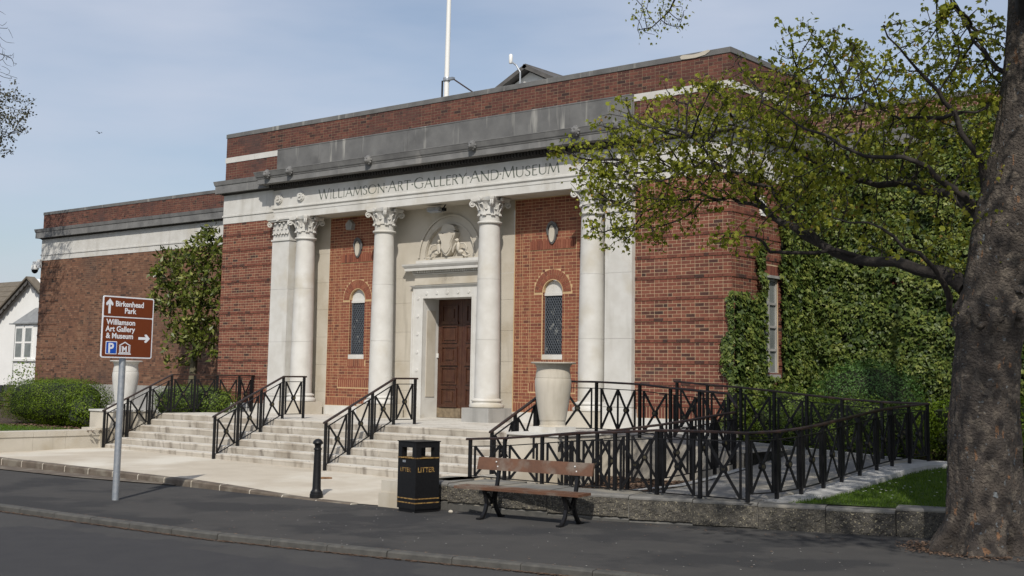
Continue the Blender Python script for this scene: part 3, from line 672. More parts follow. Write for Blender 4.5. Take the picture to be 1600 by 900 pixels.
part('dentils', mb, 'white', museum)
boxrun('hood_cornice', [(-.1,3.76),(.20,3.76),(.20,3.83),(.215,3.84),(.25,3.89),(.26,3.93),(.0,3.955),(-.1,3.955)], 1.17, YP-.01)
mb = MB(); mb.box(-1.1, 1.1, YP-.08, YP+.05, 3.955, 4.03); part('hood_blocking', mb, 'white', museum)
# carved arms: shield with helm, mantling and two supporters
mb = MB(); y0 = YP-.0
sh = [(-.30,4.72),(-.12,4.67),(.02,4.72),(.14,4.76),(.30,4.68),(.24,4.55),(.17,4.44),(.19,4.30),(.10,4.17),(0,4.10),(-.10,4.17),(-.19,4.30),(-.17,4.44),(-.24,4.58)]
mb.prism([(x, z) for x, z in sh], y0-.13, y0+.08)
mb.prism([(x*.82, 4.42+(z-4.42)*.82) for x, z in sh], y0-.155, y0-.13)
mb.prism([(-.24,4.72),(-.20,4.86),(-.06,4.93),(.10,4.90),(.20,4.86),(.26,4.75),(.12,4.70),(-.1,4.68)], y0-.09, y0+.08)
def blob(mb, x, y, z, rx, ry, rz, n=10, m=6):
    mb.add([(x+rx*math.sin(math.pi*j/m)*math.cos(2*math.pi*k/n), y+ry*math.sin(math.pi*j/m)*math.sin(2*math.pi*k/n), z+rz*math.cos(math.pi*j/m)) for j in range(m+1) for k in range(n)],
           [(j*n+k, j*n+(k+1)%n, (j+1)*n+(k+1)%n, (j+1)*n+k) for j in range(m) for k in range(n)])
for s in (-1, 1):
    blob(mb, s*.33, y0-.04, 4.33, .055, .05, .13); blob(mb, s*.31, y0-.06, 4.49, .045, .045, .05); blob(mb, s*.41, y0-.03, 4.20, .09, .045, .055); blob(mb, s*.28, y0-.08, 4.50, .03, .03, .025)
    mb.tube([(s*.42,y0-.05,4.42),(s*.56,y0-.06,4.40),(s*.64,y0-.06,4.30),(s*.60,y0-.05,4.20),(s*.70,y0-.05,4.14)], [.022,.020,.022,.020,.014], 6)
    mb.tube([(s*.30,y0-.08,4.42),(s*.24,y0-.12,4.30),(s*.22,y0-.12,4.18)], [.024,.020,.016], 6)
    mb.tube([(s*.50,y0-.05,4.12),(s*.62,y0-.06,4.07),(s*.76,y0-.05,4.10)], [.026,.022,.014], 6)
mb.box(-.5, .5, y0-.07, y0+.05, 4.03, 4.08)
part('carved_arms', mb, 'cream', museum, smooth=45)
# door leaves
for s in (-1, 1):
    a, b = (-OW, -.004) if s < 0 else (.004, OW); yd = YP+.55
    mb = MB(); mb.box(a, b, yd, yd+.06, .02, OZ)
    dl = part('door_leaf', mb, 'wood', museum)
    c = (a+b)/2; w_ = .27
    for k in range(5):
        z0 = .34+k*.53
        mb = MB(); w2 = w_
        for (i, o, d) in ((w2, w2-.03, .03),):
            mb.box(c-w2, c+w2, yd-.028, yd, z0, z0+.03); mb.box(c-w2, c+w2, yd-.028, yd, z0+.41, z0+.44)
            mb.box(c-w2, c-w2+.03, yd-.028, yd, z0+.03, z0+.41); mb.box(c+w2-.03, c+w2, yd-.028, yd, z0+.03, z0+.41)
        if k % 2 == 0: mb.box(c-w2-.03, c+w2+.03, yd-.045, yd, z0-.045, z0-.002); mb.box(c-.13, c+.13, yd-.022, yd, z0+.10, z0+.34)
        else: mb.box(c-w2+.07, c+w2-.07, yd-.018, yd, z0+.07, z0+.37)
        part('door_panel', mb, 'wood', dl)
    mb = MB(); mb.box(a+.01, b-.01, yd-.012, yd-.001, .03, .27); part('kick_board', mb, 'kick', dl)
mb = MB(); mb.box(-OW+.001, -OW+.03, YP+.50, YP+.545, 1.55, 1.66); part('door_keypad', mb, 'plastic', museum)
mb = MB(); mb.box(-1.15, 1.15, YP+.0, YP+.8, -.06, .018); part('threshold', mb, 'step', museum)
# porch windows
for cx in (-3.32, 3.32):
    yg = YP+.105
    mb = MB(); mb.box(cx-WR, cx+WR, yg, yg+.02, WZ0, 3.01); wn = part('window', mb, 'glass', museum)
    mb = MB(); n = 12
    for fam in (1, -1):
        for k in range(-12, 22):
            pts = []
            x_a, z_a = cx-WR, WZ0+k*.118
            z_b = z_a+fam*2*WR*1.7
            # clip the diagonal to the pane
            t0, t1 = 0.0, 1.0; dz = z_b-z_a
            lo, hi = (WZ0-z_a)/dz, (3.01-z_a)/dz
            if lo > hi: lo, hi = hi, lo
            t0, t1 = max(0, lo), min(1, hi)
            if t1-t0 > .03: mb.bar((x_a+2*WR*t0, yg-.004, z_a+dz*t0), (x_a+2*WR*t1, yg-.004, z_a+dz*t1), .006, .010, upv=(0, 0, 1))
    part('leading', mb, 'lead', wn)
    mb = MB(); mb.box(cx-WR, cx-WR+.022, yg-.02, yg, WZ0, 3.0); mb.box(cx+WR-.022, cx+WR, yg-.02, yg, WZ0, 3.0); part('frame', mb, 'lead', wn)
    mb = MB(); mb.box(cx-WR-.01, cx+WR+.01, YP+.0, yg+.02, WZ0-.115, WZ0); part('window_sill', mb, 'white', museum)
    mb = MB(); mb.box(cx-WR, cx+WR, yg-.04, yg+.03, 3.01, 3.075)
    mb.prism([(cx+WR*math.cos(math.pi*i/16), WZS-.014+WR*math.sin(math.pi*i/16)) for i in range(17)], yg-.015, yg+.03)
    mb.box(cx-WR, cx+WR, yg-.02, yg+.03, 3.075, WZS); part('window_head', mb, 'white', museum)
    # oval cartouche with hood over each panel
    mb = MB(); zc = 4.47; yw = YP+.002
    el = lambda rx, rz: [(cx+rx*math.cos(2*math.pi*i/20), zc+rz*math.sin(2*math.pi*i/20)) for i in range(20)]
    mb.prism(el(.115,.24), yw-.055, yw)
    mb.tube([(cx-.14,yw-.04,zc-.02),(cx-.15,yw-.05,zc+.12),(cx-.09,yw-.06,zc+.24),(cx,yw-.07,zc+.28),(cx+.09,yw-.06,zc+.24),(cx+.15,yw-.05,zc+.12),(cx+.14,yw-.04,zc-.02)], [.018,.028,.03,.034,.03,.028,.018], 6)
    ov = part('carved_oval', mb, 'grey', museum, smooth=40)
    mb = MB(); mb.prism(el(.082,.20), yw-.075, yw-.056); part('oval_face', mb, 'cream', ov)
# side window in the ivy
mb = MB(); mb.box(XB-.09, XB-.05, 1.32, 2.02, 1.22, 3.30); sw = part('window', mb, 'curtain', museum)
mb = MB()
for z in (1.22, 1.72, 2.22, 2.72, 3.24): mb.box(XB-.05, XB-.02, 1.32, 2.02, z, z+.05)
for y in (1.32, 1.64, 1.97): mb.box(XB-.05, XB-.022, y, y+.045, 1.22, 3.29)
part('frame', mb, 'cement', sw)
mb = MB(); mb.box(XB-.12, XB+.04, 1.28, 2.06, 1.13, 1.22); part('window_sill', mb, 'cement', museum)
mb = MB(); mb.box(XB-.02, XB+.05, 1.28, 2.06, 3.30, 3.36); part('window_head', mb, 'cement', museum)
# small fittings on the walls
mb = MB(); mb.box(XB, XB+.05, 1.22, 1.42, 4.62, 5.05); t_ = single('wall_vent_box', mb, 'plastic', 'white box with flared foot fixed high on the side wall beside the ivy', 'vent box', (XB, 1.3, 4.6))
mb = MB(); x, z, y = -3.62, 5.12, YP-.02
pt = [(x-.10,z-.12),(x+.10,z-.12),(x+.135,z+.04),(x,z+.16),(x-.135,z+.04)]; mb.prism(pt, y-.10, y+.02)
single('alarm_box', mb, 'cement', 'pentagonal grey alarm box on the dark brick above the left porch window', 'alarm box', (x, y, z))
fl = thing('floodlight', 'small boxy floodlight fixed under the porch ceiling above the door arch', 'floodlight', (0, .3, 5.28))
mb = MB(); mb.obox((-.15,.20,5.26), (.22,0,0), (0,.09,-.02), (0,.015,.045)); part('lamp_housing', mb, 'cement', fl)
mb = MB(); mb.obox((-.15,.17,5.205), (.19,0,0), (0,.07,-.015), (0,.002,.008)); part('lens', mb, 'galv', fl)
mb = MB(); mb.bar((.06,.25,5.28), (.12,.3,5.39), .03); mb.box(.04, .14, .2, .3, 5.22, 5.30); part('bracket', mb, 'black', fl)
# security camera on the left end, floodlight in the magnolia
cm = thing('security_camera', 'white dome security camera on an arm at the far left corner of the museum', 'camera', (-XE-.35, YW, 5.25))
mb = MB(); mb.box(-XE-.55, -XE+.05, YW-.06, YW+.06, 5.22, 5.40); mb.box(-XE-.1, -XE+.1, YW-.12, YW-.03, 5.12, 5.46); part('arm', mb, 'plastic', cm)
mb = MB(); mb.lathe(-XE-.45, YW, [(.03,5.30),(.14,5.26),(.15,5.14),(.15,5.08)], 14); part('housing', mb, 'plastic', cm, smooth=True)
mb = MB(); mb.lathe(-XE-.45, YW, [(.13,5.08),(.12,5.0),(.07,4.94),(.01,4.92)], 14); part('dome', mb, 'glass', cm, smooth=True)
wf = thing('wall_floodlight', 'white floodlight on the left wing behind the magnolia leaves', 'floodlight', (-16.5, YW, 4.5))
mb = MB(); mb.box(-16.7, -16.3, YW-.35, YW-.22, 4.42, 4.68); part('lamp_housing', mb, 'plastic', wf)
mb = MB(); mb.bar((-16.5,YW-.25,4.5),(-16.5,YW+.02,4.4), .05); part('bracket', mb, 'plastic', wf)
# flagpole, rooflight gable, weather instrument
fp = thing('flagpole', 'tall white flagpole rising behind the brick parapet', 'flagpole', (-5.2, 6, 7.6))
mb = MB(); mb.tube([(-5.22,6,7.0),(-5.2,6,10.4),(-5.16,6,15)], [.085,.080,.065], 14); part('pole', mb, 'plastic', fp, smooth=True)
mb = MB(); mb.lathe(-5.2, 6, [(.11,10.42),(.12,10.45),(.12,10.52),(.11,10.55)], 12); mb.box(-5.1,-4.9,5.94,6.06,10.44,10.52); part('collar', mb, 'galv', fp)
mb = MB(); mb.bar((-4.95,6,10.48),(-3.9,6.4,9.7), .045); part('stay_rod', mb, 'rail', fp)
mb = MB(); mb.tube([(-5.36,5.95,7.5),(-5.34,5.95,10.45)], .03, 6); part('cable', mb, 'black', fp)
rg = thing('roof_lantern', 'small white gabled rooflight peeping over the parapet', 'rooflight', (-4.2, 9, 7.4))
mb = MB(); mb.prism([(-5.5,8.5),(-5.5,10.55),(-4.22,11.18),(-2.94,10.55),(-2.94,8.5)], 9.0, 13); part('wall', mb, 'render', rg)
for s in (-1, 1):
    mb = MB(); mb.obox((-4.22+s*.79, 10.9, 10.93), (.86, 0, -s*.42), (0, 2.2, 0), (s*.03, 0, .06)); part('roof', mb, 'slate', rg)
mb = MB(); mb.box(-4.55, -4.22, 8.97, 9.02, 10.42, 10.72); part('vent', mb, 'glass', rg)
ws = thing('weather_sensor', 'small white cylindrical weather sensor on a bent arm above the rooflight', 'sensor', (-4.3, 8.7, 10.3))
mb = MB(); mb.tube([(-4.38,8.7,10.1),(-4.38,8.7,11.15),(-4.55,8.7,11.4),(-4.75,8.7,11.55)], .03, 6); part('arm', mb, 'galv', ws)
mb = MB(); mb.lathe(-4.80, 8.7, [(.05,11.50),(.065,11.53),(.065,11.78),(.04,11.82)], 12); part('instrument', mb, 'plastic', ws, smooth=40)
# ================================================================== GROUND, STREET
ZA = -1.06                                    # pavement level
kerbline = [(-60,-14.2),(-30,-13.4),(-12,-12.75),(-4,-12.5),(2.3,-12.37),(5.35,-12.27),(7.57,-12.15),(10.27,-11.72),(12.31,-11.32),(13.9,-11.06),(17,-10.7),(22,-10.3),(32,-9.9),(60,-9.5)]
def strip(mb, a, b, za, zb, t=.5):
    for i in range(len(a)-1): mb.quad((*a[i], za), (*a[i+1], za), (*b[i+1], zb), (*b[i], zb), t)
mb = MB(); n = 40
mb.box(-900, 900, -900, 900, -1.9, -1.30); struct('ground', mb, 'grass')
far = [(x, y-60) for x, y in kerbline]
mb = MB(); strip(mb, far, [(x, y-.14) for x, y in kerbline], -1.145, -1.14); struct('road', mb, 'road')

mb = MB(); strip(mb, [(x, y-.02) for x, y in kerbline], [(x, -2.5) for x, y in kerbline], -1.07, ZA)
struct('pavement', mb, 'asphalt')
mb = MB(); strip(mb, [(x, -2.5) for x, y in kerbline], [(x, 40) for x, y in kerbline], ZA-.09, -.62); struct('verge', mb, 'soil')
def along(pts, step, start=0.0):
    out = []; P = [Vector(p) for p in pts]; d = start; acc = 0
    for a, b in zip(P, P[1:]):
        ln = (b-a).length
        while d <= acc+ln: out.append((a.lerp(b, (d-acc)/ln), (b-a).normalized())); d += step
        acc += ln
    return out
# road kerb stones, each its own
kb = thing('road_kerb', 'low grey granite kerb between the road and the asphalt pavement', 'kerb', (8, -12, ZA))
pts = [p for p in along(kerbline, .915)]
for (p, d), (q, e) in zip(pts, pts[1:]):
    if not (-14 < p.x < 19): continue
    a, b = Vector((p.x, p.y, 0)), Vector((q.x, q.y, 0)); t = (b-a).normalized(); s = Vector((-t.y, t.x, 0)); h = rn(0, .006)
    a = a+t*.006; b = b-t*.006; mb = MB()
    prof = [(-.135,-1.3),(.0,-1.3),(.0,-1.052+h),(-.115,-1.057+h),(-.135,-1.075+h)]
    loft(mb, [a+s*u+Vector((0,0,z)) for u, z in prof], [b+s*u+Vector((0,0,z)) for u, z in prof]); part('kerb_stone', mb, 'kerbgrey', kb)
# forecourt: light slab, from the step foot down to its brown kerb
def zf(x, y):                                  # surface height
    s = max(0, min(1, (x+6)/10.5)); e = max(0, min(1, (-5.2-y)/2.9)); k = max(0, min(1, (x-2.0)/3.0))
    return (-.835-.065*s)*(1-e) + (-.885-.085*s-.085*k)*e
fk = [(-14,-8.25),(-7.5,-8.2),(-5.6,-8.1),(-2.9,-8.12),(-.6,-8.1),(.9,-8.1),(3.36,-8.12),(4.75,-8.1),(6.0,-8.1),(6.55,-8.05)]
mb = MB()
for i in range(len(fk)-1):
    (xa, ya), (xb, yb) = fk[i], fk[i+1]
    for j in range(6):
        u0, u1 = j/6, (j+1)/6
        P = lambda x, y0, u: (x, y0+(-4.55-.05*x-y0)*u, zf(x, y0+(-4.55-.05*x-y0)*u))
        mb.quad(P(xa,ya,u0), P(xb,yb,u0), P(xb,yb,u1), P(xa,ya,u1))
struct('forecourt', mb, 'fore')
kb2 = thing('forecourt_kerb', 'brown stone kerb with white mortar joints along the pale forecourt, sinking into the asphalt', 'kerb', (0, -8.2, ZA))
pts = along(fk, .86, .2)
for (p, d), (q, e) in zip(pts, pts[1:]):
    if q.x > 6.5: continue
    a, b = Vector((p.x, p.y, 0)), Vector((q.x, q.y, 0)); t = (b-a).normalized(); s = Vector((-t.y, t.x, 0))
    a = a+t*.008; b = b-t*.008; mb = MB(); h = rn(-.003, .003)
    za, zb = zf(p.x, -8.1)+.008+h, zf(q.x, -8.1)+.008+h
    pr = lambda P, z: [P+s*u+Vector((0,0,w_)) for u, w_ in ((-.15,-1.2),(.02,-1.2),(.02,z),(-.13,z-.004),(-.15,z-.03))]
    loft(mb, pr(a, za), pr(b, zb)); part('kerb_stone', mb, 'kerb', kb2)
    mb = MB(); c = b+t*.008; 
    loft(mb, [c-t*.010+s*u+Vector((0,0,w_)) for u, w_ in ((-.154,-1.2),(.0,-1.2),(.0,zb+.003),(-.134,zb-.002),(-.154,zb-.03))], [c+t*.010+s*u+Vector((0,0,w_)) for u, w_ in ((-.154,-1.2),(.0,-1.2),(.0,zb+.003),(-.134,zb-.002),(-.154,zb-.03))]); part('mortar_joint', mb, 'cream', kb2)
mb = MB()                                      # worn stone edging lying at the foot of that kerb on the left
ge = [(-12,-9.0),(-7,-8.78),(-4.1,-8.74),(-1.6,-8.70),(.2,-8.5),(1.2,-8.3)]
strip(mb, ge, [(x, -8.22) for x, y in ge], ZA+.012, ZA+.03)
struct('edging_strip', mb, 'kerb')
# small bits lying about
mb = MB(); mb.poly([(4.6,-13.2,-1.136),(7.6,-13.0,-1.136),(10.9,-12.9,-1.136),(12.6,-12.95,-1.136),(12.9,-15.5,-1.136),(8,-16.5,-1.136),(4.2,-15.8,-1.136)]); struct('road_patch', mb, 'patch')
gd = MB()
for _ in range(6000):
    t_ = random.random(); i_ = rn(3, 10.9); k_ = int(i_); f_ = i_-k_; a_, b_ = kerbline[k_], kerbline[k_+1]
    side = random.random() < .65; x = a_[0]+(b_[0]-a_[0])*f_; y = a_[1]+(b_[1]-a_[1])*f_+(-.15-abs(random.gauss(0,.03)) if side else .012+abs(random.gauss(0,.02)))
    s_ = rn(.008,.03); q_ = rn(0,6.28); z = (-1.134 if side else -1.063)+rn(0,.01)
    gd.add([(x+s_*math.cos(q_+k*2.1), y+s_*math.sin(q_+k*2.1), z) for k in range(3)], [(0,1,2)], rn(0,1))
for _ in range(900):
    q_ = rn(2.6, 5.6); r_ = .62+abs(random.gauss(0,.16)); x, y = 15.6+r_*math.cos(q_)*1.1, -6.3+r_*math.sin(q_); s_ = rn(.008,.03); w_ = rn(0,6.28)
    gd.add([(x+s_*math.cos(w_+k*2.1), y+s_*math.sin(w_+k*2.1), ZA+rn(.003,.02)) for k in range(3)], [(0,1,2)], rn(0,1))
struct('gutter_dirt', gd, 'chip', tint=True, kind='stuff', label='brown grit and leaf fragments along the road kerb and round the trunk base')
lt = MB()
for p in ((7.6,-12.22),(8.1,-12.12)):
    m_ = MB(); m_.obox((p[0], p[1], -1.118), (.09*rn(.6,1.2), .015, 0), (-.004, .018, 0), (0, 0, .004)); single('litter_scrap', m_, 'litter', 'white paper strip lying against the road kerb, %s' % ('further left' if p[0] < 8 else 'further right and shorter'), 'litter', (*p, -1.118))
m_ = MB(); m_.prism([(3.02,-6.3),(3.12,-6.24),(3.2,-6.12),(3.1,-6.1),(3.0,-6.18)], zf(3.1,-6.2)+.004, zf(3.1,-6.2)+.03, axis='z'); single('fallen_leaf', m_, 'dead', 'brown dead leaf on the pale forecourt right of the bollard', 'leaf', (3.1,-6.2,zf(3.1,-6.2)))
m_ = MB(); blob(m_, 7.98, -8.0, ZA+.02, .045, .035, .028, 6, 4); single('litter_scrap', m_, 'cream', 'crumpled pinkish paper between the litter bin and the bench', 'litter', (8.05,-7.95,ZA))
gm = MB()
for _ in range(420):
    x = rn(5.5, 17); y = rn(-12, -7.0)
    if random.random() < .55: x = rn(6.6, 14); y = -7.75+(x-7.3)*.21-abs(random.gauss(0, .16))-.1
    s_ = rn(.006, .022); a = rn(0, 6.28)
    gm.add([(x+s_*math.cos(a+k*2.1), y+s_*math.sin(a+k*2.1), ZA+.004+rn(0,.006)) for k in range(3)], [(0,1,2)], rn(0,1))
pt_ = MB()
for _ in range(150):
    x = rn(6, 16.5); y = rn(-11.8, -7.6); s_ = rn(.006, .016); a = rn(0, 6.28)
    pt_.add([(x+s_*math.cos(a+k*2.1), y+s_*math.sin(a+k*2.1)*.8, ZA+.006) for k in range(3)], [(0,1,2)])
struct('fallen_petals', pt_, 'litter', kind='stuff', label='tiny pale petals and specks scattered on the asphalt')
struct('fallen_debris', gm, 'chip', tint=True, kind='stuff', label='tiny leaf fragments and grit scattered on the asphalt')

# ================================================================== STEPS
st = thing('entrance_steps', 'broad flight of six pale stone steps up to the museum entrance', 'steps', (0, -5.2, -.9))
RX = 6.77; SK = -.05                          # half width, slight skew of the flight
def step_y(i): return -5.01+.33*i
for i in range(6):
    z1 = -.9+.15*(i+1); y0 = step_y(i); x = -RX; first = rn(.7, 1.5)
    while x < RX-.01:
        ln = first if x == -RX else rn(1.4, 2.1); xb = min(x+ln, RX)
        if RX-xb < .5: xb = RX
        mb = MB(); j = rn(-.006, .006); k = rn(-.003, .003); rr = .018
        prof = [(y0+.02+j, z1-.15 if i else -1.0), (y0+j, z1-.045), (y0-.006+j, z1-.03), (y0-.004+j, z1-.012+k), (y0+.012+j, z1+k)]
        back = y0+.33+.03 if i < 5 else y0+1.0
        A = [(x+.0015, p+SK*x, q) for p, q in prof+[(back, z1+k), (back, z1-.15 if i else -1.0)]]
        B = [(xb-.0015, p+SK*xb, q) for p, q in prof+[(back, z1+k), (back, z1-.15 if i else -1.0)]]
        loft(mb, A, B); part('step_stone', mb, 'riser' if random.random() < 1 else 'step', st); x = xb
    # paler tread sheets: brightness of the sunlit tops put into the colour
    mb = MB(); loft(mb, *[[(q, y+SK*q, z) for y, z in ((y0+.035, z1-.02), (y0+.035, z1+.0075), (y0+(.325 if i < 5 else .9), z1+.0075), (y0+(.325 if i < 5 else .9), z1-.02))] for q in (-RX+.01, RX-.01)]); part('tread_surface', mb, 'step', st)
x = -RX
mb = MB()
for xi in range(9):
    for yi in range(3):
        xa = -RX+xi*1.4975; ya = -2.56+yi*1.05
        mb = MB(); mb.box(xa+.003, xa+1.4945, ya+.003, ya+1.047, -.3, rn(.0,.004)+.004); part('paving_slab', mb, 'step', st)
# cheek walls and pedestals at both ends, with urns
def cheek(s, lab):
    yc = -4.18-.057*s*7.36
    c = thing('step_cheek', lab, 'wall', (s*7.3, yc, -.9))
    X = lambda a, b: (min(s*a, s*b), max(s*a, s*b))
    for nm, (xa, xb, ya, yb, z0, z1) in (('pedestal', (6.84,7.95,yc-.62,yc+.62,-1.0,.045)), ('pedestal_cap', (6.81,7.98,yc-.65,yc+.65,.047,.09)), ('lower_block', (6.84,7.7,yc-1.0,yc-.63,-1.05,-.36)), ('lower_block', (6.84,7.3,yc+.63,yc+1.4,-1.0,-.02))):
        mb = MB(); a, b = X(xa, xb); mb.box(a, b, ya, yb, z0, z1); part(nm, mb, 'cream' if nm != 'pedestal_cap' else 'white', c)
    return c
cheek(-1, 'pale stone pedestal block at the left end of the steps, under the left urn')
cheek(1, 'pale stone pedestal block at the right end of the steps, under the right urn')
def urn(x, y, lab):
    u = thing('stone_urn', lab, 'urn', (x, y, .09), 'stone urns flanking the steps')
    mb = MB(); mb.box(x-.30, x+.30, y-.30, y+.30, .091, .19); part('base_block', mb, 'white', u)
    mb = MB(); mb.lathe(x, y, [(.255,.191),(.245,.205),(.232,.22),(.232,.285),(.236,.29),(.236,.305),(.243,.31),(.258,.40),(.285,.55),(.312,.72),(.328,.86),(.334,.95),(.332,1.02),(.326,1.055),(.315,1.062),(.322,1.068),(.320,1.09),(.316,1.14),(.306,1.19),(.302,1.22),(.308,1.26),(.330,1.30),(.350,1.322)], 40)
    part('body', mb, 'cream' if x > 0 else 'white', u, smooth=30)
    mb = MB(); mb.lathe(x, y, [(.352,1.323),(.410,1.326),(.418,1.342),(.40,1.352),(.33,1.348),(.31,1.29)], 40); part('rim', mb, 'cream' if x > 0 else 'white', u, smooth=30)
urn(7.36, -4.60, 'tall pale stone urn right of the steps, in front of the right porch column')
urn(-7.38, -3.76, 'tall pale stone urn left of the steps, half hidden by the brown sign post')

# ================================================================== RAILINGS
def railing_panel(P, Q, root, H0=.905, nx=1, hh=1.0):
    P, Q = Vector(P), Vector(Q); d = Q-P; dh = Vector((d.x, d.y, 0)); n = dh.normalized()
    ln = dh.length; z = Vector((0,0,1))
    at = lambda s, h: P+d*s+z*h
    mb = MB(); zb = .115; zt = H0-.02
    mb.bar(at(0,zt), at(1,zt), .032, .016); mb.bar(at(0,zb), at(1,zb), .032, .016)
    e = min(.13, .11/ln)
    cuts = [e+(1-2*e)*k/nx for k in range(nx+1)]
    for c in cuts: mb.bar(at(c,zb), at(c,zt), .026, .032, upv=n)
    for a, b in zip(cuts, cuts[1:]):
        mb.bar(at(a,zb), at(b,zt), .012, .044, upv=(0, 0, 1)); mb.bar(at(a,zt), at(b,zb), .012, .044, upv=(0, 0, 1))
    part('infill_bars', mb, 'black', root)
    for a, b in zip(cuts, cuts[1:]):
        c = at((a+b)/2, (zb+zt)/2); sd = Vector((-n.y, n.x, 0)); mb = MB()
        ring = lambda r, o: [c+n*r*math.cos(k*math.pi/5)+z*r*math.sin(k*math.pi/5)+sd*o for k in range(10)]
        mb.add(ring(.056,-.026)+ring(.056,.026), [tuple(range(9,-1,-1)), tuple(range(10,20))]+[(k,(k+1)%10,10+(k+1)%10,10+k) for k in range(10)])
        bo = part('boss', mb, 'black', root)
        mb = MB()
        for o in (-.023, .023): 
            q = ring(.03, o*1.1)+ring(.03, o*1.35); mb.add(q, [tuple(range(10)), tuple(range(10,20))]+[(k,(k+1)%10,10+(k+1)%10,10+k) for k in range(10)])
        part('emblem', mb, 'boss', bo)
def post(P, root, H=1.0, w=.050, foot=0):
    mb = MB(); mb.box(P[0]-w/2, P[0]+w/2, P[1]-w/2, P[1]+w/2, P[2]-foot, P[2]+H); part('post', mb, 'black', root)
def handrail(pts, root, ext0=.06, ext1=.06):
    P = [Vector(p) for p in pts]
    P[0] = P[0]+(P[0]-P[1]).normalized()*ext0; P[-1] = P[-1]+(P[-1]-P[-2]).normalized()*ext1
    mb = MB(); S = []
    for i, p in enumerate(P):
        t0 = (P[i]-P[i-1]).normalized() if i else (P[1]-P[0]).normalized(); t1 = (P[i+1]-P[i]).normalized() if i < len(P)-1 else t0
        h0 = Vector((t0.x,t0.y,0)).normalized(); h1 = Vector((t1.x,t1.y,0)).normalized(); m = (h0+h1).normalized(); k = min(2.5, 1/max(.3, m.dot(h0)))
        sd = Vector((-m.y, m.x, 0))*k; 
        S.append([p+sd*a+Vector((0,0,b)) for a, b in ((-.032,-.018),(-.034,.006),(-.020,.021),(.020,.021),(.034,.006),(.032,-.018))])
    for A, B in zip(S, S[1:]): loft(mb, A, B)
    part('handrail', mb, 'rail', root)
HR = 1.005
def rail(root, ground, skip=(), nx=None, spans=None, hs=None, ext=(.06,.06)):
    for i, g in enumerate(ground):
        if i not in skip: post(g, root, HR-.01)
    for i, (a, b) in enumerate(zip(ground, ground[1:])): railing_panel(a, b, root, nx=(nx[i] if nx else 1))
    handrail([(g[0], g[1], g[2]+HR) for g in ground], root, *ext)
def stairposts(x): return [(x, -5.07+SK*x+.654*i, -.9+.3*i) for i in range(4)]
r1 = thing('metal_railing', 'black railing up the left end of the steps and back to the brick pier', 'railing', (-6.74, -4.75, -.9))
rail(r1, stairposts(-6.74)+[(-6.74, -2.77+.74*i, .004) for i in range(1, 4)]+[(-6.74, -.09, .004)])
r2 = thing('metal_railing', 'black stair railing with crossed bars, left one of the two standing mid-steps', 'railing', (-1.98, -4.97, -.9))
rail(r2, stairposts(-1.98)+[(-1.98, -2.36, .004)])
r3 = thing('metal_railing', 'black stair railing with crossed bars, right one of the two mid-steps, behind the bollard', 'railing', (1.93, -5.17, -.9))
rail(r3, stairposts(1.93)+[(1.93, -2.55, .004)])
r4 = thing('metal_railing', 'black railing beside the right urn, curving round the mulch bed inside the ramp', 'railing', (6.6, -5.4, -.9))
up_ = stairposts(6.6)
r5 = [up_[-1], (7.14,-2.93,.0), (8.12,-2.90,-.03), (8.80,-2.90,-.09), (9.42,-2.90,-.135), (10.02,-2.90,-.17)]
rail(r4, up_, ext=(.06, 0)); 
for g in r5[1:]: post(g, r4, HR-.01)
for i, (a, b) in enumerate(zip(r5, r5[1:])): railing_panel(a, b, r4, nx=(1, 2, 1, 1, 1)[i])
r6 = [(7.42,-5.2,-.975), (8.13,-5.2,-.92), (8.80,-5.22,-.85), (9.40,-5.18,-.77), (9.85,-4.85,-.69), (10.10,-4.3,-.61), (10.2,-3.7,-.545), (10.25,-3.1,-.49)]
handrail([(g[0],g[1],g[2]+HR) for g in r5]+[(10.235,-2.98,.60)], r4, 0, 0)
for g in r6: post(g, r4, HR-.01)
for a, b in zip(r6, r6[1:]): railing_panel(a, b, r4)
handrail([(g[0],g[1],g[2]+HR) for g in r6], r4, .08, .0)
r7 = thing('metal_railing', 'long outer ramp railing, black, along the low wall and beside the lawn', 'railing', (12.2, -6.3, -.68))
a7 = [(6.98,-6.42,-.655,.65), (7.75,-6.42,-.66,.70), (8.55,-6.42,-.665,.78), (9.28,-6.42,-.67,.86), (10.0,-6.42,-.675,.90), (10.78,-6.42,-.68,.965), (11.54,-6.42,-.68,.98), (12.28,-6.32,-.69,.99)]
b7 = [(12.45,-5.75,-.685), (12.58,-5.22,-.645), (12.62,-4.55,-.59), (12.6,-3.85,-.53), (12.57,-3.1,-.47), (12.56,-2.4,-.41), (12.6,-1.85,-.365), (12.72,-1.38,-.325), (12.90,-.98,-.29)]
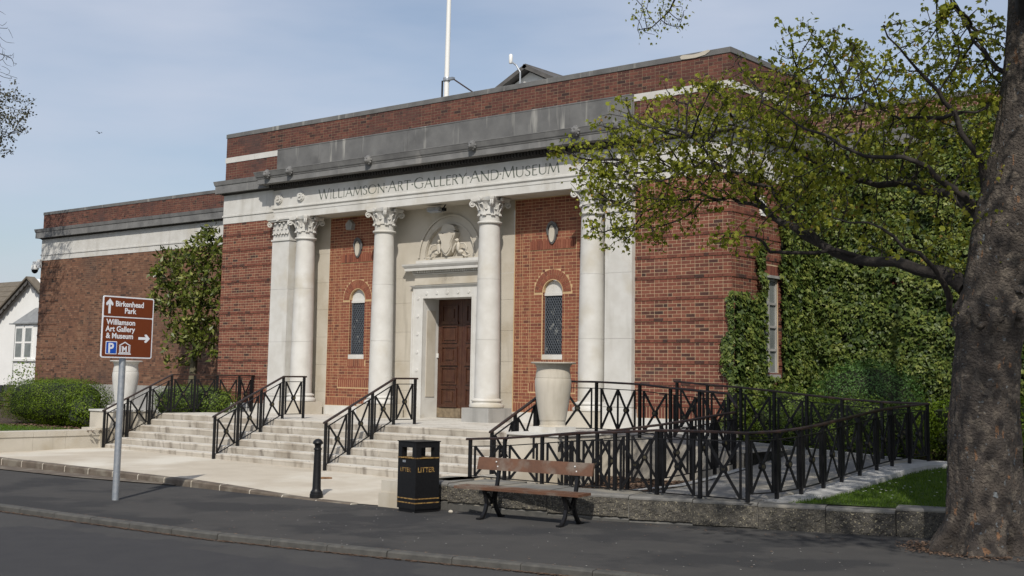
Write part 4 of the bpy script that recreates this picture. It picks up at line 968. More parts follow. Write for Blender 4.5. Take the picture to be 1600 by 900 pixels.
def varpanel(a, b, root):
    P, Q = Vector(a[:3]), Vector(b[:3]); d = Q-P; n = Vector((d.x,d.y,0)).normalized(); ln = d.length; mb = MB()
    H = lambda s: a[3]+(b[3]-a[3])*s; at = lambda s, h: P+d*s+Vector((0,0,h)); e = .11/ln
    mb.bar(at(0,H(0)-.12), at(1,H(1)-.12), .032, .016); mb.bar(at(0,.035), at(1,.035), .032, .016)
    for c in (e, 1-e): mb.bar(at(c,.035), at(c,H(c)-.12), .026, .032, upv=n)
    mb.bar(at(e,.035), at(1-e,H(1-e)-.12), .012, .044, upv=(0,0,1)); mb.bar(at(e,H(e)-.12), at(1-e,.035), .012, .044, upv=(0,0,1))
    part('infill_bars', mb, 'black', root)
    c = at(.5, (H(.5)-.085)/2); sd = Vector((-n.y, n.x, 0)); z = Vector((0,0,1))
    ring = lambda r, o: [c+n*r*math.cos(k*math.pi/5)+z*r*math.sin(k*math.pi/5)+sd*o for k in range(10)]
    mb = MB(); mb.add(ring(.058,-.026)+ring(.058,.026), [tuple(range(9,-1,-1)), tuple(range(10,20))]+[(k,(k+1)%10,10+(k+1)%10,10+k) for k in range(10)]); bo = part('boss', mb, 'black', root)
    mb = MB()   # small W emblem
    for (p, q) in (((-.026,.018),(-.013,-.018)),((-.013,-.018),(0,.012)),((0,.012),(.013,-.018)),((.013,-.018),(.026,.018))):
        for o in (-.029, .029): mb.bar(c+n*p[0]+z*p[1]+sd*o, c+n*q[0]+z*q[1]+sd*o, .004, .006, upv=(0,0,1))
    part('emblem', mb, 'boss', bo)
for a in a7: post(a[:3], r7, a[3]-.01)
for a, b in zip(a7, a7[1:]): varpanel(a, b, r7)
for g in b7: post(g, r7, HR-.01, foot=.05)
bb = [a7[-1][:3]]+b7
for a, b in zip(bb, bb[1:]): railing_panel(a, b, r7)
r8 = [b7[-1], (12.15,-1.18,-.275), (11.4,-1.2,-.235), (10.70,-1.2,-.18), (10.03,-1.2,-.12), (9.32,-1.2,-.065), (8.58,-1.2,-.02), (7.88,-1.2,.03)]
for g in r8[1:]: post(g, r7, HR-.01)
for a, b in zip(r8, r8[1:]): railing_panel(a, b, r7)
handrail([(a[0],a[1],a[2]+a[3]+.005) for a in a7]+[(g[0],g[1],g[2]+HR) for g in b7], r7, .08, 0.02)
handrail([(g[0],g[1],g[2]+HR) for g in r8], r7, .02, .06)

# ================================================================== RAMP, BED, LOW WALLS, LAWNS
def zr(x, y): return -.73+.081*(y+6.2)
mb = MB()
mb.poly([(9.95,-6.5,-.70),(12.35,-6.35,-.70),(12.5,-5.75,-.694),(11.0,-5.9,-.70)])
L_ = [(9.95,-6.5),(10.4,-5.2),(10.45,-4.2),(10.33,-3.0)]; Rr = [(12.45,-6.0),(12.72,-5.2),(12.72,-4.0),(12.7,-3.0)]
for i in range(3):
    mb.quad((*L_[i], zr(*L_[i])+.0), (*Rr[i], zr(*Rr[i])), (*Rr[i+1], zr(*Rr[i+1])), (*L_[i+1], zr(*L_[i+1])))
mb.quad((10.33,-3.0,zr(0,-3.0)), (12.7,-3.0,zr(0,-3.0)), (13.1,-.95,-.30), (10.33,-.95,-.27))
mb.quad((7.8,-2.95,0), (10.33,-3.0,-.20), (10.33,-1.1,-.20), (7.8,-1.1,0)); mb.quad((5.9,-3.2,.0),(7.8,-2.95,0),(7.8,-1.1,0),(5.9,-1.1,.0))
struct('ramp', mb, 'ramp')
mb = MB(); mb.box(6.62, 7.8, -2.99, -2.85, -1.0, -.005)
mb.add([(7.8,-2.99,-1.0),(10.3,-2.99,-.9),(10.3,-2.99,-.2),(7.8,-2.99,-.005),(7.8,-2.85,-1.0),(10.3,-2.85,-.9),(10.3,-2.85,-.2),(7.8,-2.85,-.005)], [(0,1,2,3),(7,6,5,4),(3,2,6,7),(1,5,6,2)])
single('ramp_retaining_wall', mb, 'cream', 'pale stone retaining wall of the upper ramp behind the mulch bed', 'wall', (8.5,-2.95,-1))
# pale kerb edge along the ramp beside lawn and at the back
ed = thing('ramp_edging', 'pale concrete edging outside the ramp railing beside the lawn', 'kerb', (12.9,-4,-.6))
outer = [(11.9,-6.28),(12.6,-5.95),(12.95,-5.3),(13.02,-4.5),(13.0,-3.7),(12.97,-2.9),(12.97,-2.2),(13.08,-1.6),(13.5,-1.05),(13.9,-.8)]
inner_ = [(11.9,-6.5),(12.3,-5.9),(12.5,-5.3),(12.5,-4.5),(12.5,-3.7),(12.45,-2.9),(12.45,-2.2),(12.5,-1.6),(12.7,-1.0),(13.0,-.75)]
for i in range(1, len(outer)-1):
    mb = MB(); a, b, c, d = outer[i], outer[i+1], inner_[i+1], inner_[i]; za, zb = zr(*a)+.03, min(-.28, zr(*b)+.03)
    if i >= len(outer)-3: za = min(za, -.28)
    mb.add([(*a,za-.3),(*b,zb-.3),(*c,zb-.3),(*d,za-.3),(*a,za),(*b,zb),(*c,zb),(*d,za)], [(3,2,1,0),(4,5,6,7),(0,1,5,4),(1,2,6,5),(2,3,7,6),(3,0,4,7)]); part('edging_slab', mb, 'rampedge', ed)
mb = MB()
mb.add([(7.9,-1.14,.03-.05),(12.95,-.95,-.27-.02),(12.95,-.78,-.27-.02),(7.9,-.97,.03-.05),(7.9,-1.14,-.5),(12.95,-.95,-.7),(12.95,-.78,-.7),(7.9,-.97,-.5)],[(0,1,2,3),(0,4,5,1),(2,6,7,3),(1,5,6,2)])
single('ramp_edging', mb, 'rampedge', 'thin pale edging at the back of the upper ramp before the shrubs', 'kerb', (10.5,-1.05,-.2))
mb = MB(); mb.add([(9.95,-6.48,-.685),(10.1,-6.48,-.685),(10.5,-5.2,zr(0,-5.2)+.02),(10.53,-4.2,zr(0,-4.2)+.02),(10.45,-3.0,zr(0,-3)+.02),(10.3,-3.0,zr(0,-3)+.02),(10.37,-4.2,zr(0,-4.2)+.02),(10.33,-5.2,zr(0,-5.2)+.02)], [(0,1,2,7),(7,2,3,6),(6,3,4,5)])
single('ramp_edging', mb, 'rampedge', 'pale edging between the mulch bed and the lower ramp', 'kerb', (10.4,-4.8,-.6))
# mulch bed
def bedz(x, y): return -.83+.02*math.sin(3*x)*math.cos(2.6*y)+.10*max(0, min(1, (x-9.0)/1.4))*1.0+.03*(y+5)
mb = MB(); mb.grid(20, 16, lambda u, v: (7.25+u*3.13, -6.45+v*3.5, bedz(7.25+u*3.13, -6.45+v*3.5))); struct('mulch_bed', mb, 'soil', smooth=True)
cm_ = MB()
def chips(mb, n, xf, zfn, s0=.015, s1=.04):
    for _ in range(n):
        x, y = xf(); z = zfn(x, y)+.008; a = rn(0, 6.28); s = rn(s0, s1); w_ = s*rn(.3,.6); tl = rn(-.35,.35); tl2 = rn(-.35,.35)
        c, d = math.cos(a), math.sin(a)
        mb.add([(x+c*s*i-d*w_*j, y+d*s*i+c*w_*j, z+tl*s*i+tl2*w_*j+abs(tl)*s) for i, j in ((-1,-1),(1,-1),(1,1),(-1,1))], [(0,1,2,3)], rn(0,1))
chips(cm_, 9000, lambda: (rn(7.0,10.3), rn(-6.3,-3.05)), bedz)
struct('bark_chips', cm_, 'chip', tint=True, kind='stuff', label='brown bark chips covering the bed inside the ramp railings')
# low pebble-faced wall, block by block
lw = thing('pebbledash_wall', 'low wall of dark pebble-faced blocks with smooth tops, behind the bench and round to the big tree', 'wall', (10, -7.2, ZA))
fl_ = [(6.99,-7.84),(7.6,-7.66),(8.4,-7.52),(9.35,-7.31),(10.62,-6.95),(11.53,-6.62),(12.42,-6.28),(13.32,-5.95),(14.22,-5.62),(15.0,-5.38),(16.2,-5.1),(17.6,-4.9),(19,-4.8)]
tops = [-.64,-.65,-.66,-.67,-.68,-.69,-.70,-.71,-.66,-.66,-.66,-.66]
for i in range(len(fl_)-1):
    a, b = Vector((*fl_[i],0)), Vector((*fl_[i+1],0)); t = (b-a).normalized(); nrm = Vector((t.y,-t.x,0)); wdt = max(.45, 1.35-.16*i) if i < 7 else .42
    zt_ = tops[i]; mb = MB(); lng = (b-a).length-.012; a0 = a+t*.006
    nx_, nz_ = 22, 10
    zp_ = ZA+max(-.05, .13-.03*i)
    def surf(u, v):
        s = u*lng; z = zp_+(zt_-.035-zp_)*v; edge = min(1, min(u, 1-u)*14, (1-v)*6+.0)
        bz = .010*math.sin(31*s+17*z+i)*math.sin(23*z-9*s)+.016*(random.random()-.5)
        p = a0+t*s+nrm*(.0+(bz*edge))+Vector((0,0,z)); 
        if v == 0: p = p - nrm*.05
        return p
    mb.grid(nx_, nz_, surf); part('block_face', mb, 'agg', lw)
    if i < 5:
        mb = MB(); prof = [(-.2,-1.2),(.012,-1.2),(.006,zp_-.012),(-.2,zp_-.012)]; loft(mb, [a0+nrm*o+Vector((0,0,z)) for o, z in prof], [a0+t*(lng+.008)+nrm*o+Vector((0,0,z)) for o, z in prof]); part('base_course', mb, 'kerbgrey', lw)
    mb = MB(); prof = [(-.02,-1.2),(-wdt,-1.2),(-wdt,zt_),(-.03,zt_),(.004,zt_-.022),(.004,zt_-.045),(-.05,zt_-.05)]
    loft(mb, [a0+nrm*o+Vector((0,0,z)) for o, z in prof], [a0+t*lng+nrm*o+Vector((0,0,z)) for o, z in prof]); part('wall_block', mb, 'walltop', lw)
cp = thing('corner_pier', 'short pale stone block beside the litter bin where the forecourt ends', 'wall', (6.7,-7.8,ZA))
for bb_ in ((6.47, 7.0, -8.10, -7.3, -1.15, -.84), (6.50, 6.98, -8.07, -7.3, -.838, -.64), (6.86, 7.3, -7.298, -5.45, -1.1, -.64), (7.302, 8.3, -7.2, -6.2, -1.1, -.672)):
    mb = MB(); mb.box(*bb_); part('stone_block', mb, 'cream', cp)
# left return wall and its garden
wl_ = thing('low_garden_wall', 'low pale stone wall at the left of the forecourt', 'wall', (-6.2,-6.6,-.9))
y = -4.72
for k in range(5):
    y2 = y-rn(.85,1.15); mb = MB(); mb.box(-7.45, -6.88+rn(0,.004), y2+.003, y-.003, -1.1, -.53); part('wall_block', mb, 'cream', wl_)
    mb = MB(); mb.box(-7.47, -6.86+rn(0,.004), y2+.003, y-.003, -.529, -.400); part('coping_block', mb, 'cream', wl_); y = y2
mb = MB(); mb.box(-30, -6.9, -10.4, -9.95, -1.3, -.4); part('front_wall', mb, 'cream', wl_)
mb = MB(); mb.grid(24, 20, lambda u, v: (-46+u*38.9, -10+v*13.8, -.44+.03*math.sin(5*u*7)*math.cos(v*9))); struct('garden_soil', mb, 'soil', smooth=True)
def grassfield(name, n, sampler, zfn, h0, h1, label, w=.006):
    mb = MB()
    for _ in range(n):
        x, y = sampler(); z = zfn(x, y)-.004; h = rn(h0, h1); a = rn(0, 6.28); lx, ly = rn(-.6,.6)*h, rn(-.6,.6)*h; ww = w*rn(.7,1.5)
        mb.add([(x-ww*math.cos(a), y-ww*math.sin(a), z), (x+ww*math.cos(a), y+ww*math.sin(a), z), (x+lx, y+ly, z+h)], [(0,1,2)], rn(0,1))
    return struct(name, mb, 'blade', tint=True, kind='stuff', label=label)
mb = MB(); lf = lambda x, y: -.425
mb.grid(6, 6, lambda u, v: (-17+u*9.2, -9.9+v*5.2, -.42)); struct('lawn', mb, 'grass')
grassfield('grass', 9000, lambda: (rn(-16,-7.5), rn(-9.5,-4.8)), lambda x, y: -.42, .03, .06, 'short mown grass behind the pale wall on the left', .010)
# right lawn
def zl(x, y):
    return -.715+max(0, min(1, (y+5.9)/5.2))*.40+.02*math.sin(2*x+y)
def wall_y(x):
    P = [(12.42,-5.95),(13.32,-5.62),(14.22,-5.28),(15.0,-5.02),(16.2,-4.76),(17.6,-4.55),(22,-4.4)]
    for a, b in zip(P, P[1:]):
        if x <= b[0]: return a[1]+(b[1]-a[1])*(x-a[0])/(b[0]-a[0])
    return -4.4
def lawnpt(u, v):
    x = 12.5+u*9; y = wall_y(x)+v*(-.6-wall_y(x)); return (x, y, zl(x, y)-.015)
mb = MB(); mb.grid(30, 24, lawnpt); struct('lawn', mb, 'grass', smooth=True)
def inlawn():
    while True:
        x, y = rn(12.4, 20), rn(-6.2, -.9)
        if y > wall_y(x)-.03 and x > (13.0 if y > -5.2 else 12.7): return x, y
grassfield('grass', 42000, inlawn, zl, .02, .05, 'short green lawn between the ramp railing and the big tree', .005)
dm = None
for k in range(34):
    x, y = (random.gauss(13.75,.45), random.gauss(-3.6,.9)) if k < 24 else inlawn()
    if x < 13.1: x = 13.3
    m_ = MB(); zz_ = zl(x,y)+.05
    for j in range(7): a = 2*math.pi*j/7; m_.add([(x,y,zz_),(x+.016*math.cos(a-.35),y+.016*math.sin(a-.35),zz_+.004),(x+.019*math.cos(a),y+.019*math.sin(a),zz_+.006),(x+.016*math.cos(a+.35),y+.016*math.sin(a+.35),zz_+.004)], [(0,1,2,3)])
    single('daisy', m_, 'daisy', 'tiny white daisy open in the lawn beside the ramp', 'flower', (x,y,zz_), 'daisies in the lawn')
# soil behind the right lawn and under shrubs
mb = MB(); mb.grid(20, 8, lambda u, v: (8.3+u*18, -1.0+v*5, -.34+.03*math.sin(u*30)*math.cos(v*9))); struct('border_soil', mb, 'soil', smooth=True)
sc_ = MB(); chips(sc_, 1500, lambda: (rn(13,16.5), rn(-1.2,.4)), lambda x, y: -.33, .02, .05); chips(sc_, 1500, lambda: (rn(-12,-6.7), rn(-5.2,-4.0)), lambda x, y: -.43, .02, .05)
struct('soil_litter', sc_, 'chip', tint=True, kind='stuff', label='bark and dead leaves on the border soil')
# ================================================================== STREET FURNITURE
def textpart(s, size, loc, rot, m, parent, name='lettering', ext=.001, bold=0.0, sx=1.0, align='LEFT'):
    cu = bpy.data.curves.new('t', 'FONT'); cu.body = s; cu.size = size; cu.extrude = ext; cu.offset = bold; cu.align_x = align; cu.resolution_u = 3
    o = bpy.data.objects.new('t', cu); COL.objects.link(o); dg = bpy.context.evaluated_depsgraph_get(); dg.update()
    me = bpy.data.meshes.new_from_object(o.evaluated_get(dg)); bpy.data.objects.remove(o)
    M = Matrix.Translation(Vector(loc)-rootloc(parent)) @ rot.to_4x4() @ Matrix.Diagonal((sx,1,1,1))
    me.transform(M); me.materials.clear(); me.materials.append(MT[m])
    ob = bpy.data.objects.new(name, me); COL.objects.link(ob); ob.parent = parent; return ob
# brown tourist sign; the board stands square to the road and faces the museum's right
SX, SY = 2.87, -10.64
sg = thing('road_sign', 'brown tourist direction sign with white border on a grey steel post', 'sign', (SX, SY, ZA))
mb = MB(); mb.tube([(SX-.045,SY+.02,ZA-.05),(SX-.045,SY+.02,2.25)], .057, 16); part('post', mb, 'galv', sg, smooth=40)
SA = R(4); ux = Vector((math.sin(SA)*-1, math.cos(SA), 0)); nn = Vector((math.cos(SA), math.sin(SA), 0)); uz = Vector((0,0,1))
C0 = Vector((SX+.02, SY+.04, 0)); zb, ztp, hw = 1.285, 2.315, .52
def bp(u, z, o=0.0): return C0 + ux*u + uz*z + nn*o
def rrect(mb, u0, u1, z0, z1, r, o0, o1, n=5):
    pts = []
    for (cu, cz, a0) in ((u1-r, z0+r, -90), (u1-r, z1-r, 0), (u0+r, z1-r, 90), (u0+r, z0+r, 180)):
        for i in range(n+1): a = R(a0+90*i/n); pts.append((cu+r*math.cos(a), cz+r*math.sin(a)))
    m_ = len(pts); mb.add([bp(u,z,o0) for u,z in pts]+[bp(u,z,o1) for u,z in pts], [tuple(range(m_-1,-1,-1)), tuple(range(m_,2*m_))]+[(i,(i+1)%m_,m_+(i+1)%m_,m_+i) for i in range(m_)])
mb = MB(); rrect(mb, -hw, hw, zb, ztp, .035, 0, .012); part('board', mb, 'signwhite', sg)
zd = 1.969
mb = MB(); rrect(mb, -hw+.022, hw-.022, zd+.010, ztp-.022, .022, .012, .0145); part('brown_panel', mb, 'signbrown', sg)
mb = MB(); rrect(mb, -hw+.022, hw-.022, zb+.022, zd-.010, .022, .012, .0145); part('brown_panel', mb, 'signbrown', sg)
mb = MB(); mb.box(SX-.12, SX+.0, SY-.06, SY+.10, 1.49, 1.54); mb.box(SX-.12, SX+.0, SY-.06, SY+.10, 2.09, 2.14); part('bracket', mb, 'galv', sg)
rot = Matrix((( ux.x, 0, nn.x), (ux.y, 0, nn.y), (0, 1, 0)))
def tx(s, u, z, size, sx=1.0): textpart(s, size, bp(u, z, .0155), rot, 'signwhite', sg, bold=size*.022, sx=sx)
tx('Birkenhead', -.275, 2.147, .128, 1.0); tx('Park', -.085, 2.035, .128, 1.0)
tx('Williamson', -.435, 1.838, .128, 1.0); tx('Art Gallery', -.445, 1.725, .128, 1.0); tx('& Museum', -.435, 1.610, .128, 1.0)
def arrow(u, z, ln, up):
    mb = MB(); P = [(-.022,-ln/2),(.022,-ln/2),(.022,ln*.14),(.05,ln*.02),(.07,ln*.06),(.07,ln*.20),(0,ln/2),(-.07,ln*.20),(-.07,ln*.06),(-.05,ln*.02),(-.022,ln*.14)]
    pts = [(u+a, z+b) if up else (u+b, z-a) for a, b in P]; m_ = len(pts)
    mb.add([bp(a,b,.0150) for a,b in pts]+[bp(a,b,.0165) for a,b in pts], [tuple(range(m_-1,-1,-1)), tuple(range(m_,2*m_))]); part('arrow', mb, 'signwhite', sg)
arrow(-.39, 2.145, .25, True); arrow(.345, 1.625, .24, False)
mb = MB(); rrect(mb, -.43, -.205, 1.345, 1.56, .012, .0145, .016); part('parking_symbol', mb, 'signwhite', sg)
mb = MB(); rrect(mb, -.417, -.218, 1.358, 1.547, .010, .016, .0175); pk = part('parking_symbol', mb, 'signblue', sg)
textpart('P', .225, bp(-.385, 1.372, .0185), rot, 'signwhite', sg, bold=.006)
mb = MB(); 
def flat(pts, o0=.0150, o1=.0165):
    m_ = len(pts); mb.add([bp(a,b,o0) for a,b in pts]+[bp(a,b,o1) for a,b in pts], [tuple(range(m_-1,-1,-1)), tuple(range(m_,2*m_))])
z_ = 1.345; u_ = -.045
flat([(u_-.13,z_),(u_+.13,z_),(u_+.13,z_+.018),(u_-.13,z_+.018)]); flat([(u_-.115,z_+.024),(u_+.115,z_+.024),(u_+.115,z_+.038),(u_-.115,z_+.038)])
flat([(u_-.125,z_+.150),(u_,z_+.215),(u_+.125,z_+.150),(u_+.09,z_+.150),(u_,z_+.195),(u_-.09,z_+.150)])
for k in (-.104,-.080,.080,.104): flat([(u_+k-.007,z_+.044),(u_+k+.007,z_+.044),(u_+k+.007,z_+.146),(u_+k-.007,z_+.146)])
part('museum_symbol', mb, 'signwhite', sg); textpart('M', .135, bp(u_-.058, z_+.044, .0165), rot, 'signwhite', sg, bold=.003)
# bollard
BX, BYY, BZ = 4.88, -8.02, -1.03
bo = thing('bollard', 'black cast iron bollard with domed top at the edge of the pale forecourt', 'bollard', (BX, BYY, BZ))
mb = MB(); mb.lathe(BX, BYY, [(.115,BZ-.02),(.115,BZ+.05),(.105,BZ+.06),(.105,BZ+.085),(.085,BZ+.11),(.078,BZ+.13),(.074,BZ+.145),(.060,BZ+.79),(.060,BZ+.80)], 20); part('shaft', mb, 'black', bo, smooth=30)
mb = MB(); mb.lathe(BX, BYY, [(.069,BZ+.80),(.073,BZ+.81),(.069,BZ+.825),(.055,BZ+.835),(.055,BZ+.865),(.062,BZ+.88),(.062,BZ+.89)], 20); part('collar', mb, 'black', bo, smooth=30)
mb = MB(); mb.lathe(BX, BYY, [(.062,BZ+.89),(.088,BZ+.905),(.092,BZ+.92),(.078,BZ+.95),(.045,BZ+.98),(.008,BZ+.99)], 20); part('cap', mb, 'black', bo, smooth=30)
# litter bin
NX, NY = 7.42, -8.16
bn = thing('litter_bin', 'square black litter bin with gold bands and lettering beside the low wall', 'bin', (NX, NY, ZA))
ba = R(-9); bx_ = Vector((math.cos(ba), math.sin(ba), 0)); by_ = Vector((-math.sin(ba), math.cos(ba), 0)); BCn = Vector((NX, NY, ZA)); hs = .235
def bbox(mb, u0, u1, v0, v1, z0, z1):
    mb.obox(BCn+bx_*(u0+u1)/2+by_*(v0+v1)/2+Vector((0,0,(z0+z1)/2)), bx_*(u1-u0)/2, by_*(v1-v0)/2, (0,0,(z1-z0)/2))
mb = MB(); bbox(mb, -hs+.02, hs-.02, -hs+.02, hs-.02, 0, .05); part('foot', mb, 'black', bn)
mb = MB(); bbox(mb, -hs, hs, -hs, hs, .05, .815); part('body', mb, 'black', bn)
for k in range(4):
    for a in (1,):
        mb = MB(); sx_, sy_ = ((-1,-1),(1,-1),(1,1),(-1,1))[k]
        u0, u1 = (hs-.10, hs) if sx_ > 0 else (-hs, -hs+.10); v0, v1 = (hs-.10, hs) if sy_ > 0 else (-hs, -hs+.10)
        bbox(mb, u0, u1, v0, v1, .815, 1.0); part('corner_post', mb, 'black', bn)
mb = MB(); bbox(mb, -hs, hs, -hs, hs, 1.0, 1.085); bbox(mb, -hs-.012, hs+.012, -hs-.012, hs+.012, 1.085, 1.10); part('lid', mb, 'black', bn)
for z in (.135, .20, .83):
    mb = MB(); bbox(mb, -hs-.003, hs+.003, -hs-.003, hs+.003, z, z+.017); part('gold_band', mb, 'gold', bn)
rF = Matrix((( bx_.x, 0, -by_.x), (bx_.y, 0, -by_.y), (0, 1, 0))); rS = Matrix(((by_.x, 0, bx_.x), (by_.y, 0, bx_.y), (0, 1, 0)))
textpart('LITTER', .095, BCn-by_*(hs+.002)-bx_*.17+Vector((0,0,.62)), rF, 'gold', bn, sx=.95, bold=.001)
textpart('LITTER', .110, BCn+bx_*(hs+.002)-by_*.20+Vector((0,0,.62)), rS, 'gold', bn, sx=1.0, bold=.002)
mb = MB(); bbox(mb, -.11, -.03, -hs-.003, -hs, .765, .80); part('sticker', mb, 'galv', bn)
# bench
bh = thing('bench', 'weathered brown timber bench on black iron legs in front of the pebble-faced wall', 'bench', (9.45, -7.95, ZA))
bd = Vector((1.0, .085, 0)).normalized(); bnv = Vector((-bd.y, bd.x, 0)); BC = Vector((9.42, -7.98, ZA))
def bob(mb, u0, u1, v0, v1, z0, z1, lean=0):
    mb.obox(BC+bd*(u0+u1)/2+bnv*(v0+v1)/2+Vector((0,0,(z0+z1)/2)), bd*(u1-u0)/2, bnv*(v1-v0)/2+Vector((0,0,0)), Vector((0,0,(z1-z0)/2))+bnv*lean)
for v0, v1, dz in ((-.25,-.14,-.005),(-.13,-.02,0),(-.01,.10,0)):
    mb = MB(); bob(mb, -1.12, 1.12, v0, v1, .43+dz, .47+dz); part('seat_slat', mb, 'bench', bh)
mb = MB(); bob(mb, -.98, 1.10, .175, .215, .70, .885, lean=.03); bk = part('backrest', mb, 'bench', bh)
for u in (-.62, .80):
    for z, o in ((.83,-.0),(.76,.012)):
        mb = MB(); c = BC+bd*(u+ (0 if z > .8 else .03))+bnv*(.172-(.885-z)*.06+.0)+Vector((0,0,z)); mb.obox(c, bd*.009, bnv*.008, (0,0,.009)); part('bolt', mb, 'plastic', bk)
for u in (-.58, .84):
    mb = MB(); P = lambda v, z: BC+bd*u+bnv*v+Vector((0,0,z))
    fr = [P(-.27,.0), P(-.22,.04), P(-.16,.12), P(-.13,.22), P(-.15,.33), P(-.20,.42)]
    bk_ = [P(.24,.0), P(.19,.05), P(.12,.14), P(.08,.25), P(.10,.36), P(.13,.45), P(.17,.62), P(.22,.86)]
    for pts in (fr, bk_):
        for a, b in zip(pts, pts[1:]): mb.bar(a, b, .045, .05, upv=tuple(bd))
    mb.bar(P(-.21,.415), P(.14,.415), .045, .035); mb.bar(P(-.135,.20), P(.09,.24), .04, .03)
    mb.bar(P(-.10,.36), P(.0,.24), .035, .03); mb.bar(P(.08,.38), P(.0,.24), .035, .03)
    lg = part('leg_frame', mb, 'black', bh)
    mb = MB(); mb.obox(P(-.30,.01), bd*.035, bnv*.05, (0,0,.012)); mb.obox(P(.26,.01), bd*.035, bnv*.05, (0,0,.012)); part('foot_pad', mb, 'black', lg)

# ================================================================== HOUSE FAR LEFT, GARDEN WALL
hs_ = thing('white_house', 'white rendered house with tiled roof and bay window beyond the left end of the museum', 'house', (-44, 14, -.5))
gx, gz, gy = -41.8, 6.02, 13.08; slp = .60
mb = MB(); xl = -49.5; mb.prism([(xl,-1),(gx+4.2,-1),(gx+4.2,gz-4.2*slp),(gx,gz),(gx-4.6,gz-4.6*slp),(xl, gz-4.6*slp-.5)], gy, gy+9); part('wall', mb, 'render', hs_)
mb = MB()   # main roof slope facing the street with tile courses
n = 9
for i in range(n):
    y0, z0 = gy+.1+i*.44, 3.35+i*.345; y1, z1 = y0+.46, z0+.36
    mb.add([(-62,y0,z0),(gx+3.5,y0,z0),(gx+3.5,y1,z1),(-62,y1,z1),(-62,y0,z0+.045),(gx+3.5,y0,z0+.045),(gx+3.5,y1,z1),(-62,y1,z1)], [(4,5,6,7),(0,1,5,4)])
part('roof', mb, 'tile', hs_)
for s in (-1, 1):
    mb = MB(); e = Vector((s, 0, -slp)).normalized(); c = Vector((gx, gy, gz))+e*2.9
    mb.obox(c+Vector((0,-.18,.05)), e*2.9, (0,.24,0), Vector((s*slp,0,1)).normalized()*.05); rf = part('bargeboard_tiles', mb, 'tile', hs_)
    mb = MB()
    for k in range(12):
        q = Vector((gx, gy-.32, gz-.05))+e*(.25+k*.46); r_ = .20
        mb.add([q+e*(-.22), q+e*.22, q+e*.22-Vector((0,0,.10)), q+e*.10-Vector((0,0,.22)), q-e*.10-Vector((0,0,.22)), q-e*.22-Vector((0,0,.10))]+[v+Vector((0,.05,0)) for v in (q+e*(-.22), q+e*.22, q+e*.22-Vector((0,0,.10)), q+e*.10-Vector((0,0,.22)), q-e*.10-Vector((0,0,.22)), q-e*.22-Vector((0,0,.10)))],
               [(0,1,2,3,4,5),(11,10,9,8,7,6)]+[(i,(i+1)%6,6+(i+1)%6,6+i) for i in range(6)])
    part('bargeboard', mb, 'slate', hs_)
mb = MB(); bx0, bx1, byy = -42.7, -39.3, gy-.55
mb.prism([(bx0,gy+.1),(bx0,gy-.1),(bx0+.35,byy),(bx1-.35,byy),(bx1,gy-.1),(bx1,gy+.1)], -.6, 3.55, axis='z'); bay = part('bay', mb, 'render', hs_)
for a in (bx0+.42, bx0+1.36):
    mb = MB(); mb.box(a, a+.84, byy-.04, byy+.01, 1.66, 3.45); wn = part('window', mb, 'plastic', hs_)
    for z0, z1 in ((1.78,2.46),(2.60,3.30)):
        mb = MB(); mb.box(a+.12, a+.72, byy-.05, byy-.03, z0, z1); part('pane', mb, 'curtain', wn)
    mb = MB(); mb.box(a+.10, a+.74, byy-.075, byy-.035, 2.50, 2.56); part('frame', mb, 'plastic', wn)
mb = MB(); mb.box(bx0+.2, bx1, byy-.1, byy+.02, 1.56, 1.655); part('window_sill', mb, 'plastic', hs_)
mb = MB(); cxb = (bx0+bx1)/2; ap = (cxb, gy-.02, 4.45)
mb.add([(bx0-.12,gy,3.62),(bx0-.05,gy-.2,3.60),(bx0+.28,byy-.15,3.58),(bx1-.28,byy-.15,3.58),(bx1+.1,gy,3.62),(cxb-.35,gy-.02,4.42),(cxb+.35,gy-.02,4.42)], [(0,1,5),(1,2,5),(2,3,6,5),(3,4,6)]); mb.box(bx0-.1,bx1,byy-.14,gy,3.52,3.58); part('bay_roof', mb, 'leadroof', hs_)
mb = MB(); mb.tube([(bx0-.45,gy-.08,-.6),(bx0-.45,gy-.08,3.55),(bx0-.42,gy-.12,3.62),(bx0+.15,gy-.14,3.62)], .05, 6); part('drainpipe', mb, 'black', hs_)
gw = thing('garden_wall', 'rough reddish stone garden wall with knobbly top left of the clipped hedge', 'wall', (-30, 2.9, -1))
mb = MB()
for i in range(60):
    for j in range(6):
        x = -46+i*.36+(j%2)*.18; mb.obox((x, 2.9+rn(-.02,.02), -.85+j*.2), (.16*rn(.85,1.05),0,0), (0,.14,0), (0,0,.085*rn(.85,1.1)))
mb.box(-46,-24.6,2.85,3.1,-1,.25); part('stonework', mb, 'brickrough', gw, kind='stuff')
for i in range(44):
    mb = MB(); x = -45+i*.46; mb.obox((x, 2.9, .34+rn(-.02,.03)), (.17,0,0), (0,.15,0), (0,0,rn(.10,.14))); part('coping_stone', mb, 'slate', gw)

